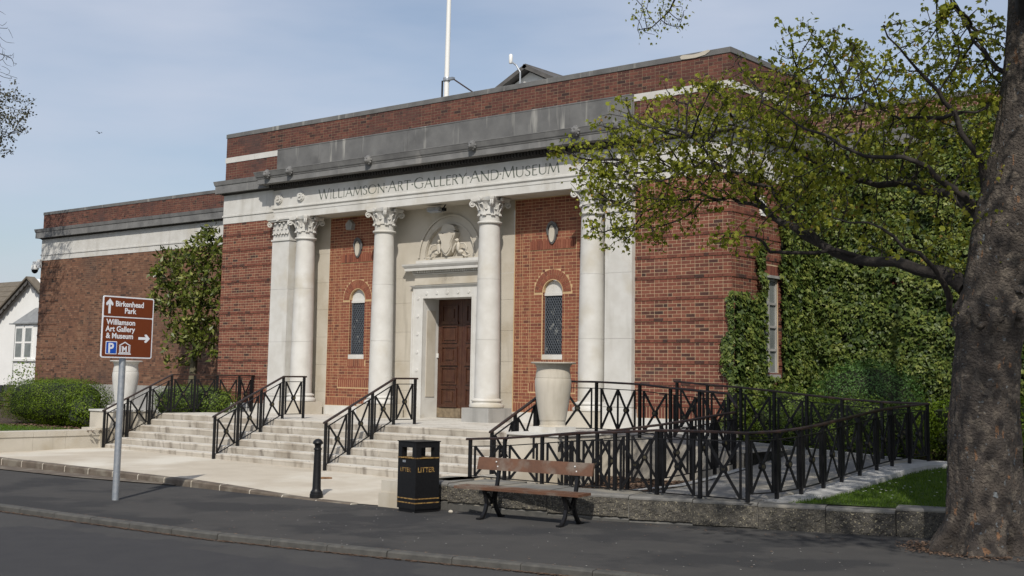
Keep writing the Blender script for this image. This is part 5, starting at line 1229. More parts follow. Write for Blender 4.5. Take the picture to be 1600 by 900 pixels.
# ================================================================== VEGETATION
rng = np.random.default_rng(11)
def unit(v): return v/np.maximum(1e-9, np.linalg.norm(v, axis=-1, keepdims=True))
def leaves(P, N, L, W, tints, shape='oval', droop=None):
    """P centres (n,3); N facing normals; L, W lengths; returns an MB-like tuple of arrays of folded leaves"""
    n = len(P); N = unit(N); r = rng.normal(size=(n,3)); T = unit(np.cross(N, r)); 
    if droop is not None: T = unit(T*.5 + droop); N = unit(np.cross(T, rng.normal(size=(n,3))))
    B = np.cross(N, T); L = L[:,None]; W = W[:,None]
    if shape == 'oval': prof = [(0,0,0),(.35,.5,.05),(1,0,-.06),(.35,-.5,.05)]; F = [(0,1,2,3)]; 
    elif shape == 'ivy': prof = [(0,0,.02),(.05,.45,-.03),(.42,.50,-.02),(.45,.20,.02),(1,0,-.10),(.45,-.20,.02),(.42,-.50,-.02),(.05,-.45,-.03)]; F = [(0,1,2,3),(0,3,4,5),(0,5,6,7)]
    elif shape == 'maple': prof = [(0,0,0),(.15,.40,-.04),(.50,.50,-.12),(.52,.14,.0),(1,0,-.18),(.52,-.14,0),(.50,-.50,-.12),(.15,-.40,-.04)]; F = [(0,1,2,3),(0,3,4,5),(0,5,6,7)]
    V = np.stack([P + T*L*a + B*W*b + N*L*c for a, b, c in prof], 1)
    k = len(prof); idx = (np.arange(n)*k)[:,None,None]+np.array(F)[None]
    return V.reshape(-1,3), idx.reshape(-1, len(F[0])), np.repeat(tints, len(F))
def leafobj(name, m, data, parent=None, kind=None, off=(0,0,0)):
    V = np.concatenate([d[0] for d in data]); 
    base = 0; F = []
    for d in data: F.append(d[1]+base); base += len(d[0])
    F = np.concatenate(F); T = np.concatenate([d[2] for d in data])
    o = rootloc(parent) if parent else Vector(off)
    V = V - np.array(o)
    me = bpy.data.meshes.new(name); me.vertices.add(len(V)); me.vertices.foreach_set('co', V.astype(np.float32).ravel())
    me.loops.add(F.size); me.loops.foreach_set('vertex_index', F.astype(np.int32).ravel())
    me.polygons.add(len(F)); me.polygons.foreach_set('loop_start', (np.arange(len(F))*F.shape[1]).astype(np.int32)); me.polygons.foreach_set('loop_total', np.full(len(F), F.shape[1], np.int32))
    me.materials.append(MT[m]); at = me.attributes.new('tint', 'FLOAT', 'FACE'); at.data.foreach_set('value', T.astype(np.float32)); me.update(calc_edges=True)
    ob = bpy.data.objects.new(name, me); COL.objects.link(ob)
    if parent: ob.parent = parent
    else: ob.location = off
    if kind: ob['kind'] = kind
    return ob
def clumpnoise(P, s, seed=0):
    r = np.random.default_rng(seed); a = np.zeros(len(P))
    for i in range(5):
        k = r.normal(size=3)*s*(1+.6*i); a += np.sin(P@k+r.uniform(0,6.28))/(1+.5*i)
    return a/2.2
# ---- ivy ------------------------------------------------------------
def ivy():
    iv = thing('ivy', 'dense green ivy covering the right wing and side wall of the museum', 'ivy', (9, 3.5, -.4))
    data = []
    def sheet(n, fn, thick=.16, sz=.11):
        P, N = fn(n)
        a = clumpnoise(P, 2.2, 3); b = clumpnoise(P, 6.5, 5)
        off = .05+thick*(.55+.45*a)+.05*b+rng.uniform(-.03,.05,len(P))
        P = P+N*off[:,None]
        nn_ = unit(N*1.0+rng.normal(size=P.shape)*.55+np.array([0,0,.35]))
        t = np.clip(.44+.22*b+.16*a+rng.normal(size=len(P))*.24, 0, 1)
        s = rng.uniform(.65,1.25,len(P))*sz
        dr = np.tile(np.array([0,0,-.8]), (len(P),1))
        T = unit(np.cross(nn_, rng.normal(size=P.shape))*.6+dr); T = unit(T-nn_*np.sum(T*nn_,1,keepdims=True)); 
        B = np.cross(nn_, T); prof = [(0,0,.02),(.05,.45,-.03),(.42,.50,-.02),(.45,.20,.02),(1,0,-.10),(.45,-.20,.02),(.42,-.50,-.02),(.05,-.45,-.03)]; F = [(0,1,2,3),(0,3,4,5),(0,5,6,7)]
        V = np.stack([P+T*(s*a_)[:,None]+B*(s*b_)[:,None]+nn_*(s*c_)[:,None] for a_,b_,c_ in prof],1)
        idx = (np.arange(len(P))*8)[:,None,None]+np.array(F)[None]
        data.append((V.reshape(-1,3), idx.reshape(-1,4), np.repeat(t,3)))
    def wing(n):
        x = rng.uniform(XB, XB+10.5, n); z = rng.uniform(-.4, 6.95, n)
        top = 6.35+.35*np.sin(x*1.1+1)+.3*np.sin(x*3.1)+np.where(x>9.2, .35, 0)
        keep = (z < top+rng.normal(size=n)*.18) & (np.sin(x*5.1+2*np.sin(z*3.3))*np.sin(z*4.7+1.5*np.sin(x*2.9)) < .80+rng.normal(size=n)*.12)
        x, z = x[keep], z[keep]
        return np.stack([x, np.full(len(x), YW-.0), z],1), np.tile([0.,-1,0],(len(x),1))
    def side(n):
        y = rng.uniform(-.02, YW, n); z = rng.uniform(-.3, 6.3, n)
        e = .1*np.sin(z*5)+.07*np.sin(z*13)
        keep = ((y > 2.0+e*.5) & (z < 5.4+.5*(y-2)+.2*np.sin(y*7))) | ((z < 2.88+.25*e) & (y < 1.22+e*.4)) | ((y > .92+e*.7) & (y < 1.24+e*.4) & (z < 3.9+e)) | ((y>.9)&(y<1.5)&(z<1.2))
        keep &= ~((y > 1.42) & (y < 1.95+.0*e) & (z > 1.2) & (z < 3.32) & (rng.uniform(size=n) < .97))
        keep |= (z < 1.15) & (y > .05)
        y, z = y[keep], z[keep]
        return np.stack([np.full(len(y), XB), y, z],1), np.tile([1.,0,0],(len(y),1))
    def front(n):
        z = rng.uniform(.1, 2.9, n); w_ = .16+.11*np.sin(z*4.3+1)+.06*np.sin(z*11); x = XB+.02-rng.uniform(0,1,n)**1.6*np.maximum(.03, w_)*(z<2.78)
        return np.stack([x, np.full(n, -.01), z],1), np.tile([0.3,-.95,0],(n,1))
    sheet(60000, wing, .26, .100); sheet(21000, side, .15, .098); sheet(1300, front, .03, .085)
    leafobj('foliage', 'leafIvy', data, iv, kind='stuff')
    # dark stem mat behind the leaves
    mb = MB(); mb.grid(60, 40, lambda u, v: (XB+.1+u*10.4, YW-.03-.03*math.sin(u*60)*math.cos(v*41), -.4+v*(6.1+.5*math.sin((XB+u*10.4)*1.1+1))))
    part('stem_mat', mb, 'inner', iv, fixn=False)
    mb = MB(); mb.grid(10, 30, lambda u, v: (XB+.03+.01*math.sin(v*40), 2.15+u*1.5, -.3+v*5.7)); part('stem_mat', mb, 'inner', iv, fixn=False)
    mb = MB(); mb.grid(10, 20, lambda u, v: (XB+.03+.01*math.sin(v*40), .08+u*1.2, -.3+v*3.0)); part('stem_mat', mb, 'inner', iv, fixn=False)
ivy()
# ---- shrubs and hedges ------------------------------------------------
def shrub(name, label, cat, c, r, n, leaf, m, group=None, boxy=2.0, seed=1, sz=.05, shape='oval', lump=.12, inner=True, lumpscale=2.5, asp=.55):
    root = thing(name, label, cat, (c[0], c[1], c[2]-r[2]), group)
    g = np.random.default_rng(seed)
    d = unit(g.normal(size=(n,3))); k = (np.abs(d)**boxy).sum(1)**(-1/boxy)
    rad = k*(1+lump*clumpnoise(d*2.0+seed, lumpscale, seed)+.05*g.normal(size=n))*g.uniform(.86,1.03,n)
    P = np.array(c)+d*rad[:,None]*np.array(r)
    P = P[P[:,2] > c[2]-r[2]-.02]; nn_ = unit((P-np.array(c))/np.array(r)**2 + .5*g.normal(size=P.shape))
    t = np.clip(.45+.22*clumpnoise(P, 4, seed+1)+.2*g.normal(size=len(P)),0,1)
    s = sz*g.uniform(.6,1.3,len(P)); leafobj('foliage', m, [leaves(P, nn_, s, s*asp, t, shape)], root, kind='stuff')
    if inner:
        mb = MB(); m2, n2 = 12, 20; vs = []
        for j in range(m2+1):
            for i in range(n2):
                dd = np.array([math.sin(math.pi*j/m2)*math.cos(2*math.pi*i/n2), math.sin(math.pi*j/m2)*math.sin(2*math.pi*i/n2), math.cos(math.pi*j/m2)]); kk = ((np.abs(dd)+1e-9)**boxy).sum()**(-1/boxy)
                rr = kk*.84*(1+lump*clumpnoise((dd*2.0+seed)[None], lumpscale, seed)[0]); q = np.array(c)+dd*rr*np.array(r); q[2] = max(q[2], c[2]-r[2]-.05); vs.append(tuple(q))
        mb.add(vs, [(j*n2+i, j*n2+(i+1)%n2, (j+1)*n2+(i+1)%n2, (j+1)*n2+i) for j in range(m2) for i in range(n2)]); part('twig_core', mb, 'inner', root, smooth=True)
    return root
shrub('clipped_hedge', 'large clipped rounded green hedge on the left in front of the wing', 'hedge', (-11.1,-3.5,.20), (1.80,.95,.62), 30000, None, 'leafHedge', boxy=4.0, seed=4, sz=.042, lump=.05)
shrub('scraggly_shrub', 'loose dark shrub with bare twigs at the right end of the big hedge', 'shrub', (-8.75,-4.0,-.02), (.55,.45,.48), 2600, None, 'leafHedge', boxy=2.2, seed=9, sz=.055, lump=.25)
shrub('clipped_hedge', 'small bright green hedge seen through the left railing below the magnolia', 'hedge', (-7.9,-1.2,.22), (1.55,.6,.50), 9000, None, 'leafLime', boxy=3.5, seed=5, sz=.05, lump=.06)
shrub('rose_bush', 'thin leafy rose bush behind the far left end of the big hedge', 'shrub', (-20.5,.8,.55), (.7,.5,.85), 500, None, 'leafLime', seed=6, sz=.09, inner=False, lump=.4)
shrub('conifer_bush', 'soft blue-green rounded bush in front of the ivy', 'shrub', (10.6,1.7,.55), (1.10,.8,.98), 17000, None, 'leafGlau', boxy=2.1, seed=7, sz=.045, lump=.12, lumpscale=4)
shrub('lime_shrub', 'low yellow-green shrub at the foot of the ivy behind the ramp railing', 'shrub', (9.25,.95,.10), (1.2,.75,.78), 12000, None, 'leafLime', boxy=2.2, seed=8, sz=.05, lump=.18, lumpscale=4)
shrub('lime_shrub', 'larger yellow-green shrub between the soft green bush and the ramp', 'shrub', (10.9,.25,.05), (1.5,.6,.72), 14000, None, 'leafLime', boxy=2.2, seed=12, sz=.05, lump=.18, lumpscale=4)
shrub('dark_hedge', 'dark green square hedge beside the big tree trunk beyond the lawn', 'hedge', (14.3,1.1,.2), (2.3,.8,.62), 20000, None, 'leafHedge', boxy=5, seed=10, sz=.055, lump=.06)
shrub('dark_hedge', 'dark green hedge right of the trunk by the edge of the picture', 'hedge', (18.6,1.2,.2), (1.8,.8,.62), 9000, None, 'leafHedge', boxy=5, seed=13, sz=.055, lump=.06)
# ---- space colonisation for trees --------------------------------------
def colonize(seeds, attr, D=.22, di=1.6, dk=.35, iters=90):
    """seeds: list of polylines [(x,y,z,r)...]; returns nodes, parents, radii base"""
    nodes = []; par = []
    for pl in seeds:
        prev = -1
        if nodes:
            p0 = np.array(pl[0][:3]); dist = [np.linalg.norm(np.array(q)-p0) for q in nodes]; prev = int(np.argmin(dist))
        for a, b in zip(pl, pl[1:]):
            a3, b3 = np.array(a[:3]), np.array(b[:3]); k = max(1, int(np.linalg.norm(b3-a3)/D))
            for i in range(k):
                nodes.append(a3+(b3-a3)*i/k); par.append(prev); prev = len(nodes)-1
        nodes.append(np.array(pl[-1][:3])); par.append(prev)
    nseed = len(nodes); A = attr.copy()
    for it in range(iters):
        if len(A) == 0: break
        Nn = np.array(nodes); 
        d2 = ((A[:,None,:]-Nn[None])**2).sum(2); near = d2.argmin(1); dm_ = np.sqrt(d2[np.arange(len(A)), near])
        act = dm_ < di
        if not act.any(): break
        grow = {}
        for i in np.nonzero(act)[0]: grow.setdefault(near[i], []).append(i)
        for k, lst in grow.items():
            v = unit(A[lst]-Nn[k]).sum(0); v = v/max(1e-6, np.linalg.norm(v))+rng.normal(size=3)*.16; v /= np.linalg.norm(v)
            nodes.append(Nn[k]+v*D); par.append(int(k))
        Nn = np.array(nodes[-len(grow):]); d2 = ((A[:,None,:]-Nn[None])**2).sum(2).min(1); A = A[d2 > dk*dk]
    return np.array(nodes), np.array(par), nseed
def skin(nodes, par, r0=.007, ex=2.3, start=0):
    n = len(nodes); ch = [[] for _ in range(n)]
    for i, p in enumerate(par):
        if p >= 0: ch[p].append(i)
    rad = np.zeros(n)
    for i in range(n-1, -1, -1):
        rad[i] = r0 if not ch[i] else min(.5, sum(rad[c]**ex for c in ch[i])**(1/ex))
    return rad, ch
def tubes(mb, nodes, par, ch, rad, start, maxr=9):
    seen = set()
    for i in range(len(nodes)):
        p = par[i]
        if i < start: continue
        main = p >= start and ch[p] and max(ch[p], key=lambda c: rad[c]) == i
        if main: continue
        pts = [nodes[p]] if p >= 0 else []; rr = [min(rad[i]*1.1, rad[p])] if p >= 0 else []
        j = i
        while True:
            pts.append(nodes[j]); rr.append(rad[j])
            c = [x for x in ch[j] if x >= start]
            if not c: break
            j = max(c, key=lambda x: rad[x])
        if len(pts) > 1:
            if len(pts) > 3: 
                q = [pts[0]]+[(np.array(pts[k-1])+2*np.array(pts[k])+np.array(pts[k+1]))/4 for k in range(1,len(pts)-1)]+[pts[-1]]; pts = q
            rr[-1] *= .5; mb.tube([tuple(x) for x in pts], rr, 5 if rr[0] < .03 else 8)
    return mb
def inpoly(x, z, poly):
    c = False; j = len(poly)-1
    for i in range(len(poly)):
        if (poly[i][1] > z) != (poly[j][1] > z) and x < (poly[j][0]-poly[i][0])*(z-poly[i][1])/(poly[j][1]-poly[i][1])+poly[i][0]: c = not c
        j = i
    return c
LIMBS = {"L1": [[15.53, -6.3, 2.33, 0.254], [15.19, -6.3, 2.51, 0.206], [14.53, -6.2, 2.68, 0.15], [13.79, -6.0, 2.85, 0.138], [13.25, -5.8, 3.05, 0.123], [12.69, -5.6, 3.34, 0.116], [12.21, -5.4, 3.69, 0.105], [11.66, -5.2, 4.07, 0.082], [11.31, -5.1, 4.37, 0.062], [10.77, -5.0, 4.57, 0.048], [10.09, -4.9, 4.65, 0.033], [9.44, -4.9, 4.85, 0.022]], "L1b": [[13.25, -5.8, 3.05, 0.094], [12.85, -5.9, 3.5, 0.072], [12.64, -6.0, 3.77, 0.067], [12.43, -6.1, 4.04, 0.058], [12.28, -6.2, 4.05, 0.048], [11.95, -6.3, 4.23, 0.039], [11.72, -6.4, 4.5, 0.029], [11.44, -6.5, 4.77, 0.02]], "L1c": [[12.21, -5.4, 3.69, 0.065], [11.6, -5.2, 3.94, 0.061], [11.13, -5.1, 4.0, 0.057], [10.63, -5.0, 4.16, 0.048], [10.23, -4.9, 4.1, 0.038], [9.85, -4.9, 3.97, 0.033], [9.44, -4.8, 3.92, 0.028], [9.13, -4.8, 3.68, 0.022], [8.78, -4.8, 3.59, 0.017]], "L1e": [[13.89, -6.0, 2.86, 0.064], [13.29, -6.2, 2.97, 0.056], [12.75, -6.4, 2.97, 0.047], [12.62, -6.6, 3.15, 0.033], [12.32, -6.7, 3.21, 0.019]], "L2": [[15.81, -6.3, 3.2, 0.168], [15.37, -6.0, 3.56, 0.139], [14.97, -5.7, 3.75, 0.116], [14.35, -5.4, 3.92, 0.102], [13.39, -5.0, 4.15, 0.083], [12.93, -4.8, 4.35, 0.065], [12.2, -4.6, 4.83, 0.052], [11.46, -4.5, 5.19, 0.043], [10.67, -4.4, 5.47, 0.027]], "L2b": [[15.72, -6.3, 3.35, 0.127], [15.46, -6.6, 3.66, 0.093], [15.24, -6.8, 3.9, 0.072], [15.01, -7.0, 4.06, 0.059], [14.51, -7.2, 4.1, 0.047], [14.04, -7.3, 4.35, 0.039], [13.62, -7.4, 4.61, 0.026], [13.18, -7.5, 4.91, 0.018]], "L3": [[15.82, -6.3, 3.5, 0.11], [15.84, -6.6, 4.05, 0.083], [15.63, -6.9, 4.55, 0.067], [15.53, -7.1, 4.84, 0.05], [15.3, -7.3, 5.14, 0.037], [15.13, -7.5, 5.42, 0.025], [15.01, -7.6, 5.68, 0.017]], "L3c": [[15.63, -6.9, 4.55, 0.05], [15.22, -6.7, 4.58, 0.043], [14.78, -6.5, 4.69, 0.035], [14.15, -6.3, 4.96, 0.027], [13.63, -6.2, 5.19, 0.023], [13.07, -6.1, 5.47, 0.014]], "L4": [[16.19, -6.3, 5.04, 0.084], [16.03, -6.2, 5.24, 0.068], [15.79, -6.1, 5.5, 0.052], [15.53, -6.0, 5.92, 0.04], [15.32, -5.9, 6.29, 0.031], [15.11, -5.8, 6.63, 0.023]], "L5": [[15.36, -6.1, 1.92, 0.128], [15.28, -6.2, 2.09, 0.094], [15.27, -6.5, 2.37, 0.072], [15.17, -6.9, 2.72, 0.05], [14.91, -7.2, 2.96, 0.038], [14.61, -7.4, 3.13, 0.025], [14.21, -7.5, 3.23, 0.017]], "L6": [[16.36, -6.6, 2.26, 0.065], [16.12, -6.6, 2.19, 0.073], [15.85, -6.4, 2.06, 0.1]]}
CROWN = [[8.43, 4.99], [8.66, 5.16], [9.2, 5.26], [9.98, 5.55], [10.66, 5.72], [11.49, 5.97], [11.77, 5.62], [12.28, 6.05], [12.66, 5.9], [13.24, 6.49], [13.75, 6.26], [13.99, 5.84], [14.71, 6.14], [15.27, 6.37], [15.96, 6.24], [15.95, 5.71], [16.04, 4.47], [15.94, 2.76], [15.17, 2.62], [14.27, 2.84], [13.5, 3.16], [12.69, 3.59], [11.93, 3.94], [11.25, 3.8], [10.9, 3.42], [9.93, 3.21], [9.29, 3.2], [8.95, 3.54], [8.88, 4.2], [8.46, 4.79]]
bt = thing('big_street_tree', 'large old tree with mottled trunk and young yellow-green leaves at the right edge', 'tree', (15.6, -6.3, ZA))
TR = [(15.58,-1.16,.66),(15.60,-1.05,.61),(15.61,-.92,.55),(15.66,-.75,.50),(15.69,-.57,.475),(15.7,-.16,.452),(15.7,.25,.437),(15.71,.66,.419),(15.75,1.07,.402),(15.78,1.40,.395),(15.82,1.66,.40),(15.86,1.86,.455),(15.88,1.98,.475),(15.90,2.10,.455),(15.95,2.32,.42),(16.04,2.73,.433),(16.14,3.22,.44),(16.22,3.63,.41),(16.32,4.13,.375),(16.42,4.8,.35),(16.5,5.64,.33),(16.56,6.5,.31),(16.6,7.6,.27),(16.5,9.0,.20),(16.4,10.6,.12),(16.4,12,.05)]
mb = MB(); n = 120; vs = []; fs = []; TRi = []
for (a, b) in zip(TR, TR[1:]):
    k = max(1, int((b[1]-a[1])/(.035 if a[1] < 5 else .2)))
    for i in range(k): s = i/k; TRi.append(tuple(a[q]*(1-s)+b[q]*s for q in range(3)))
TRi.append(TR[-1])
for j, (x, z, r) in enumerate(TRi):
    for k in range(n):
        a = 2*math.pi*k/n
        fl = max(0, (-.35-z))/.75; rt_ = fl**1.5*(.10*math.sin(5*a+.7)+.06*math.sin(9*a+2)+.03*math.sin(17*a))
        bl = .022*math.sin(7*a+z*2.1)+.014*math.sin(13*a-z*5+1)+.012*math.sin(23*a+z*9)+.020*math.sin(3*a+z*1.3)
        bur = .04*math.exp(-((z-1.95)/.16)**2)*math.sin(6*a+1)*1.0+.05*math.exp(-((z-1.85)/.1)**2)*math.sin(14*a)
        rid = .009*abs(math.sin(19*a+1.3*math.sin(z*4)+.8*math.sin(z*11+3*a)))+.007*abs(math.sin(31*a-z*3+2*math.sin(z*6)))
        rr = r*(1+bl)+rid+rt_+bur*(.7)+rng.uniform(-.004,.004)
        vs.append((x+rr*math.cos(a), -6.3+rr*math.sin(a), z))
for j in range(len(TRi)-1):
    for k in range(n): fs.append((j*n+k, j*n+(k+1)%n, (j+1)*n+(k+1)%n, (j+1)*n+k))
mb.add(vs, fs); part('trunk', mb, 'bark', bt, smooth=60)
mb = MB()
for _ in range(26):     # burl knobs round the collar
    mb = MB()
    a = rn(0, 6.28); z = random.gauss(1.93, .10); r = .42; blob(mb, 15.87+r*math.cos(a), -6.3+r*math.sin(a), z, rn(.05,.10), rn(.05,.10), rn(.04,.08), 8, 5)
    part('burl', mb, 'bark', bt, smooth=60)
seedlines = []
order = ['L1','L1b','L1c','L1e','L2','L2b','L3','L3c','L4','L5','L6']
def wob(pl):
    out = []
    for i, (a, b) in enumerate(zip(pl, pl[1:])):
        for s in (0, .5):
            q = [a[k]*(1-s)+b[k]*s for k in range(4)]
            if 0 < i or s: q[0] += rn(-.04,.04); q[2] += rn(-.05,.05); q[1] += rn(-.07,.07)
            out.append(tuple(q))
    out.append(tuple(pl[-1])); return out

for k in order: seedlines.append(wob(LIMBS[k]))
# crown points seen through the branches (real volume, about four metres deep)
pts = []
while len(pts) < 5600:
    x, z = rn(8.5, 16.5), rn(2.6, 6.4)
    if inpoly(x, z, CROWN) and inpoly(x-.15, z+.12, CROWN):
        dens = 1.0 if z > 3.9+.0*x else .42
        if x > 13.5: dens *= .62 if z > 4.2 else .3
        if random.random() < dens: d_ = max(-1.2, min(1.2, random.gauss(0, .30+.5*max(0, min(1, (x-9)/4)))));  pts.append((x, -5.8+d_, z))
for _ in range(60): pts.append((rn(11.8,12.7), rn(-7,-6), rn(2.9,3.35)))
nodes, par, ns = colonize(seedlines, np.array(pts), D=.15, di=1.5, dk=.14, iters=85)
rad, ch = skin(nodes, par, .0055, 2.4)
# carry the measured thickness on the main limbs
pos = 0
for k, pl in zip(order, seedlines):
    cnt = sum(max(1, int(np.linalg.norm(np.array(b[:3])-np.array(a[:3]))/.16)) for a, b in zip(pl, pl[1:]))+1
    mb = MB(); mb.tube([p[:3] for p in pl], [max(.008, p[3]*(.52 if k != 'L6' else .9)*rn(.9,1.1)) for p in pl], 10); part('limb', mb, 'twig' if k != 'L6' else 'bark', bt, smooth=60)
mb = tubes(MB(), nodes, par, ch, rad*1.0, ns); part('branches', mb, 'twig', bt, smooth=60, kind='stuff', fixn=False)
# leaves in small drooping bunches on the twigs
tips = np.array([i for i in range(ns, len(nodes)) if len(ch[i]) == 0 or (rad[i] < .014 and rng.uniform() < .62)])
def treeleaves(nodes, tips, per, sz, seed):
    g = np.random.default_rng(seed); base = np.repeat(nodes[tips], per, axis=0)
    P = base+g.normal(size=base.shape)*np.array([.055,.055,.05]); n = len(P)
    D_ = g.normal(size=(n,3))*.55+np.array([0,0,-.62]); N = g.normal(size=(n,3))
    t = np.clip(.50+.25*clumpnoise(P, 2.5, seed)+.2*g.normal(size=n),0,1); s = sz*g.uniform(.55,1.2,n)
    return leaves(P, N, s, s*.8, t, 'maple', droop=unit(D_))
leafobj('foliage', 'leafTree', [treeleaves(nodes, tips, 4, .095, 3)], bt, kind='stuff')
ft = np.random.default_rng(5).choice(tips, 420); leafobj('bronze_leaves', 'leafRed', [treeleaves(nodes, ft, 2, .06, 8)], bt, kind='stuff')
# small epicormic sprays on the trunk
sp = np.array([(15.75+.42*math.cos(a), -6.3+.42*math.sin(a), z) for a, z in [(rn(3.2,5.6), rn(1.85,5.2)) for _ in range(46)]]); leafobj('trunk_sprays', 'leafTree', [treeleaves(sp+np.array([.15,0,0])*((sp[:,2:3]-1.8)*.9), np.arange(len(sp)), 4, .07, 6)], bt, kind='stuff')
# upper crown, above the picture: it throws the dappled shade on wall, ramp and pavement
pts2 = []
while len(pts2) < 1500:
    v = np.random.normal(size=3); v /= np.linalg.norm(v); r = np.random.uniform(.35,1)**.5
    q = np.array([19.2,-10.2,9.4])+v*r*np.array([5.2,6.0,3.4])
    if q[2] > 6.6: pts2.append(tuple(q))
seed2 = [[(16.5,-6.3,5.6,.2),(16.9,-8,7.4,.15),(17.3,-10.5,8.4,.1),(17.4,-13,8.8,.05)], [(16.55,-6.3,6.5,.2),(15.6,-6.8,8.4,.12),(14.9,-8,9.4,.07)], [(16.6,-6.3,7.0,.2),(19,-6.2,8.6,.12),(21.5,-7,9.5,.06)], [(16.5,-6.3,8,.15),(16.4,-5,10,.1),(16,-4,11.4,.05)]]
n2, p2, s2 = colonize(seed2, np.array(pts2), D=.35, di=3.0, dk=.55, iters=60)
r2_, c2 = skin(n2, p2, .012, 2.3)
for pl in seed2: mb = MB(); mb.tube([p[:3] for p in pl], [p[3] for p in pl], 8); part('limb', mb, 'twig', bt, smooth=60)
mb = tubes(MB(), n2, p2, c2, r2_, s2); part('upper_branches', mb, 'twig', bt, smooth=60, kind='stuff', fixn=False)
t2 = np.array([i for i in range(s2, len(n2)) if r2_[i] < .03]); g = np.random.default_rng(2)
bs = np.repeat(n2[t2], 9, axis=0); P = bs+g.normal(size=bs.shape)*.22; s = .16*g.uniform(.6,1.2,len(P))
leafobj('upper_foliage', 'leafTree', [leaves(P, g.normal(size=P.shape)+np.array([0,0,.6]), s, s*.8, np.clip(.5+.2*g.normal(size=len(P)),0,1), 'maple')], bt, kind='stuff')
# a hanging branch reaching down into the top of the picture
hb = [(12.9,-9.0,7.6,.03),(12.85,-9.0,6.8,.022),(12.8,-9.0,6.25,.016),(12.62,-9.0,5.95,.011),(12.35,-9.0,5.78,.007),(12.12,-9.0,5.78,.005)]
mb = MB(); mb.tube([p[:3] for p in hb], [p[3] for p in hb], 6)
ap = np.array([(rn(12.1,12.95), -9+rn(-.3,.3), rn(5.66,6.5)) for _ in range(150)]); n3, p3, s3 = colonize([hb], ap, D=.07, di=.8, dk=.08, iters=30); r3, c3 = skin(n3, p3, .0035, 2.4)
tubes(mb, n3, p3, c3, r3, s3); part('hanging_branch', mb, 'twig', bt, smooth=60, fixn=False)
t3 = np.array([i for i in range(s3, len(n3)) if not c3[i] or rng.uniform() < .5]); leafobj('hanging_leaves', 'leafTree', [treeleaves(n3, t3, 3, .05, 12)], bt, kind='stuff')
# ---- magnolia ------------------------------------------------------------
mg = thing('magnolia_tree', 'slender evergreen magnolia with glossy leaves against the left wing by the brick pier', 'tree', (-11.6, 1.6, -.4))
tp = [(-11.75,1.6,-.4,.14),(-11.8,1.6,.7,.125),(-11.85,1.7,1.6,.105),(-11.9,1.75,2.5,.085),(-11.7,1.8,3.4,.06),(-11.5,1.8,4.4,.04),(-11.3,1.8,5.2,.02)]
mb = MB(); mb.tube([p[:3] for p in tp], [p[3] for p in tp], 10); part('trunk', mb, 'stem', mg, smooth=60)
pts = []
blobs = [(-12.9,1.5,4.35,.95,.7,.75,1),(-13.0,1.5,3.4,.9,.7,.6,.8),(-11.1,1.4,4.9,.85,.6,.75,1),(-11.0,1.4,3.6,.95,.7,.8,1.2),(-11.3,1.3,2.5,1.0,.7,.65,1),(-10.8,1.3,1.7,.55,.5,.35,.5),(-12.4,1.5,2.4,.7,.6,.5,.5),(-10.75,1.3,5.55,.35,.3,.3,.3),(-12.0,1.5,3.9,.7,.6,.6,.5),(-13.1,1.6,1.5,.4,.3,.3,.15)]
wts = np.array([b[6]*b[3]*b[5] for b in blobs]); wts /= wts.sum()
for _ in range(1500):
    b = blobs[rng.choice(len(blobs), p=wts)]; v = unit(rng.normal(size=3)); pts.append(tuple(np.array(b[:3])+v*rng.uniform(.3,1)**.5*np.array(b[3:6])))
n4, p4, s4 = colonize([tp, [(-11.9,1.75,2.5,.06),(-12.5,1.7,3.1,.04),(-12.9,1.6,4.0,.02)]], np.array(pts), D=.16, di=1.6, dk=.24, iters=50); r4_, c4 = skin(n4, p4, .008, 2.4)
part('branches', tubes(MB(), n4, p4, c4, r4_, s4), 'stem', mg, smooth=60, kind='stuff', fixn=False)
t4 = np.array([i for i in range(s4, len(n4)) if not c4[i] or rng.uniform() < .45]); g = np.random.default_rng(4)
bs = np.repeat(n4[t4], 12, axis=0); P = bs+g.normal(size=bs.shape)*.08; dirs = unit(g.normal(size=P.shape)+np.array([0,-.3,.4])); s = .21*g.uniform(.6,1.2,len(P))
leafobj('foliage', 'leafMag', [leaves(P, g.normal(size=P.shape), s, s*.42, np.clip(.42+.25*clumpnoise(P,3,9)+.22*g.normal(size=len(P)),0,1), 'oval', droop=dirs)], mg, kind='stuff')
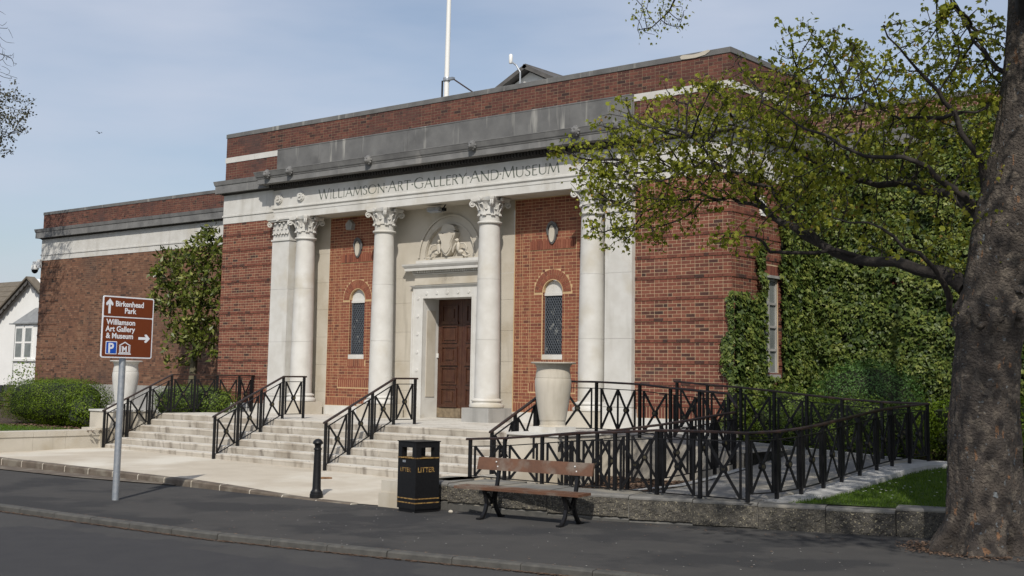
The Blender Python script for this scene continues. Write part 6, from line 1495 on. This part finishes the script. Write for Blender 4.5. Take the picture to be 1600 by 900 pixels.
# ---- tree at the left edge --------------------------------------------------
lt_ = thing('garden_tree', 'half bare tree with olive leaves and fine twigs at the left edge of the sky', 'tree', (-22.6, -1.2, -.4))
tp = [(-22.9,-1.2,-.4,.28),(-22.8,-1.2,3,.24),(-22.6,-1.2,6,.18),(-22.3,-1.2,9,.12),(-22.1,-1.1,11.5,.07),(-22.0,-1,13.8,.03)]
mb = MB(); mb.tube([p[:3] for p in tp], [p[3] for p in tp], 12); part('trunk', mb, 'twig', lt_, smooth=60)
pts = []
for _ in range(1500):
    z = rn(7.6, 13.4); z += .8; wd = 2.0*math.sin(math.pi*min(1,max(.05,(z-7.7)/7.4)))**.6 + (.5 if 8.8 < z < 11.0 else -.1); a = rn(0, 6.28); r = wd*math.sqrt(rn(0,1)); pts.append((-22.0+r*math.cos(a), -1.2+r*math.sin(a), z))
n5, p5, s5 = colonize([tp], np.array(pts), D=.2, di=2.2, dk=.26, iters=60); r5_, c5 = skin(n5, p5, .0075, 2.3)
part('branches', tubes(MB(), n5, p5, c5, r5_, s5), 'twig', lt_, smooth=60, kind='stuff', fixn=False)
t5 = np.array([i for i in range(s5, len(n5)) if n5[i][2] < 11.2+.5*math.sin(i) and r5_[i] < .02]); g = np.random.default_rng(14)
bs = np.repeat(n5[t5], 9, axis=0); P = bs+g.normal(size=bs.shape)*.09; s = .10*g.uniform(.6,1.3,len(P))
leafobj('foliage', 'leafFar', [leaves(P, g.normal(size=P.shape), s, s*.7, np.clip(.5+.25*g.normal(size=len(P)),0,1), 'oval')], lt_, kind='stuff')
# ---- bird -------------------------------------------------------------------
q = Vector((-26.6, 7.1, 11.34)); mb = MB()
bs_ = .45
blob(mb, q.x, q.y, q.z, .16*bs_, .07*bs_, .05*bs_, 8, 5)
for s in (-1, 1): mb.add([q+Vector(v)*bs_ for v in ((.06,0,.03),(-.06,0,.03),(-.12,s*.25,.14),(-.20,s*.42,.05),(-.02,s*.28,.16))], [(0,1,2,4),(4,2,3)])
mb.add([q+Vector(v)*bs_ for v in ((-.12,.03,0),(-.12,-.03,0),(-.28,-.06,.01),(-.28,.06,.01))], [(0,1,2,3)])
single('bird', mb, 'birdm', 'small dark bird flying high in the sky left of the museum', 'bird', q)
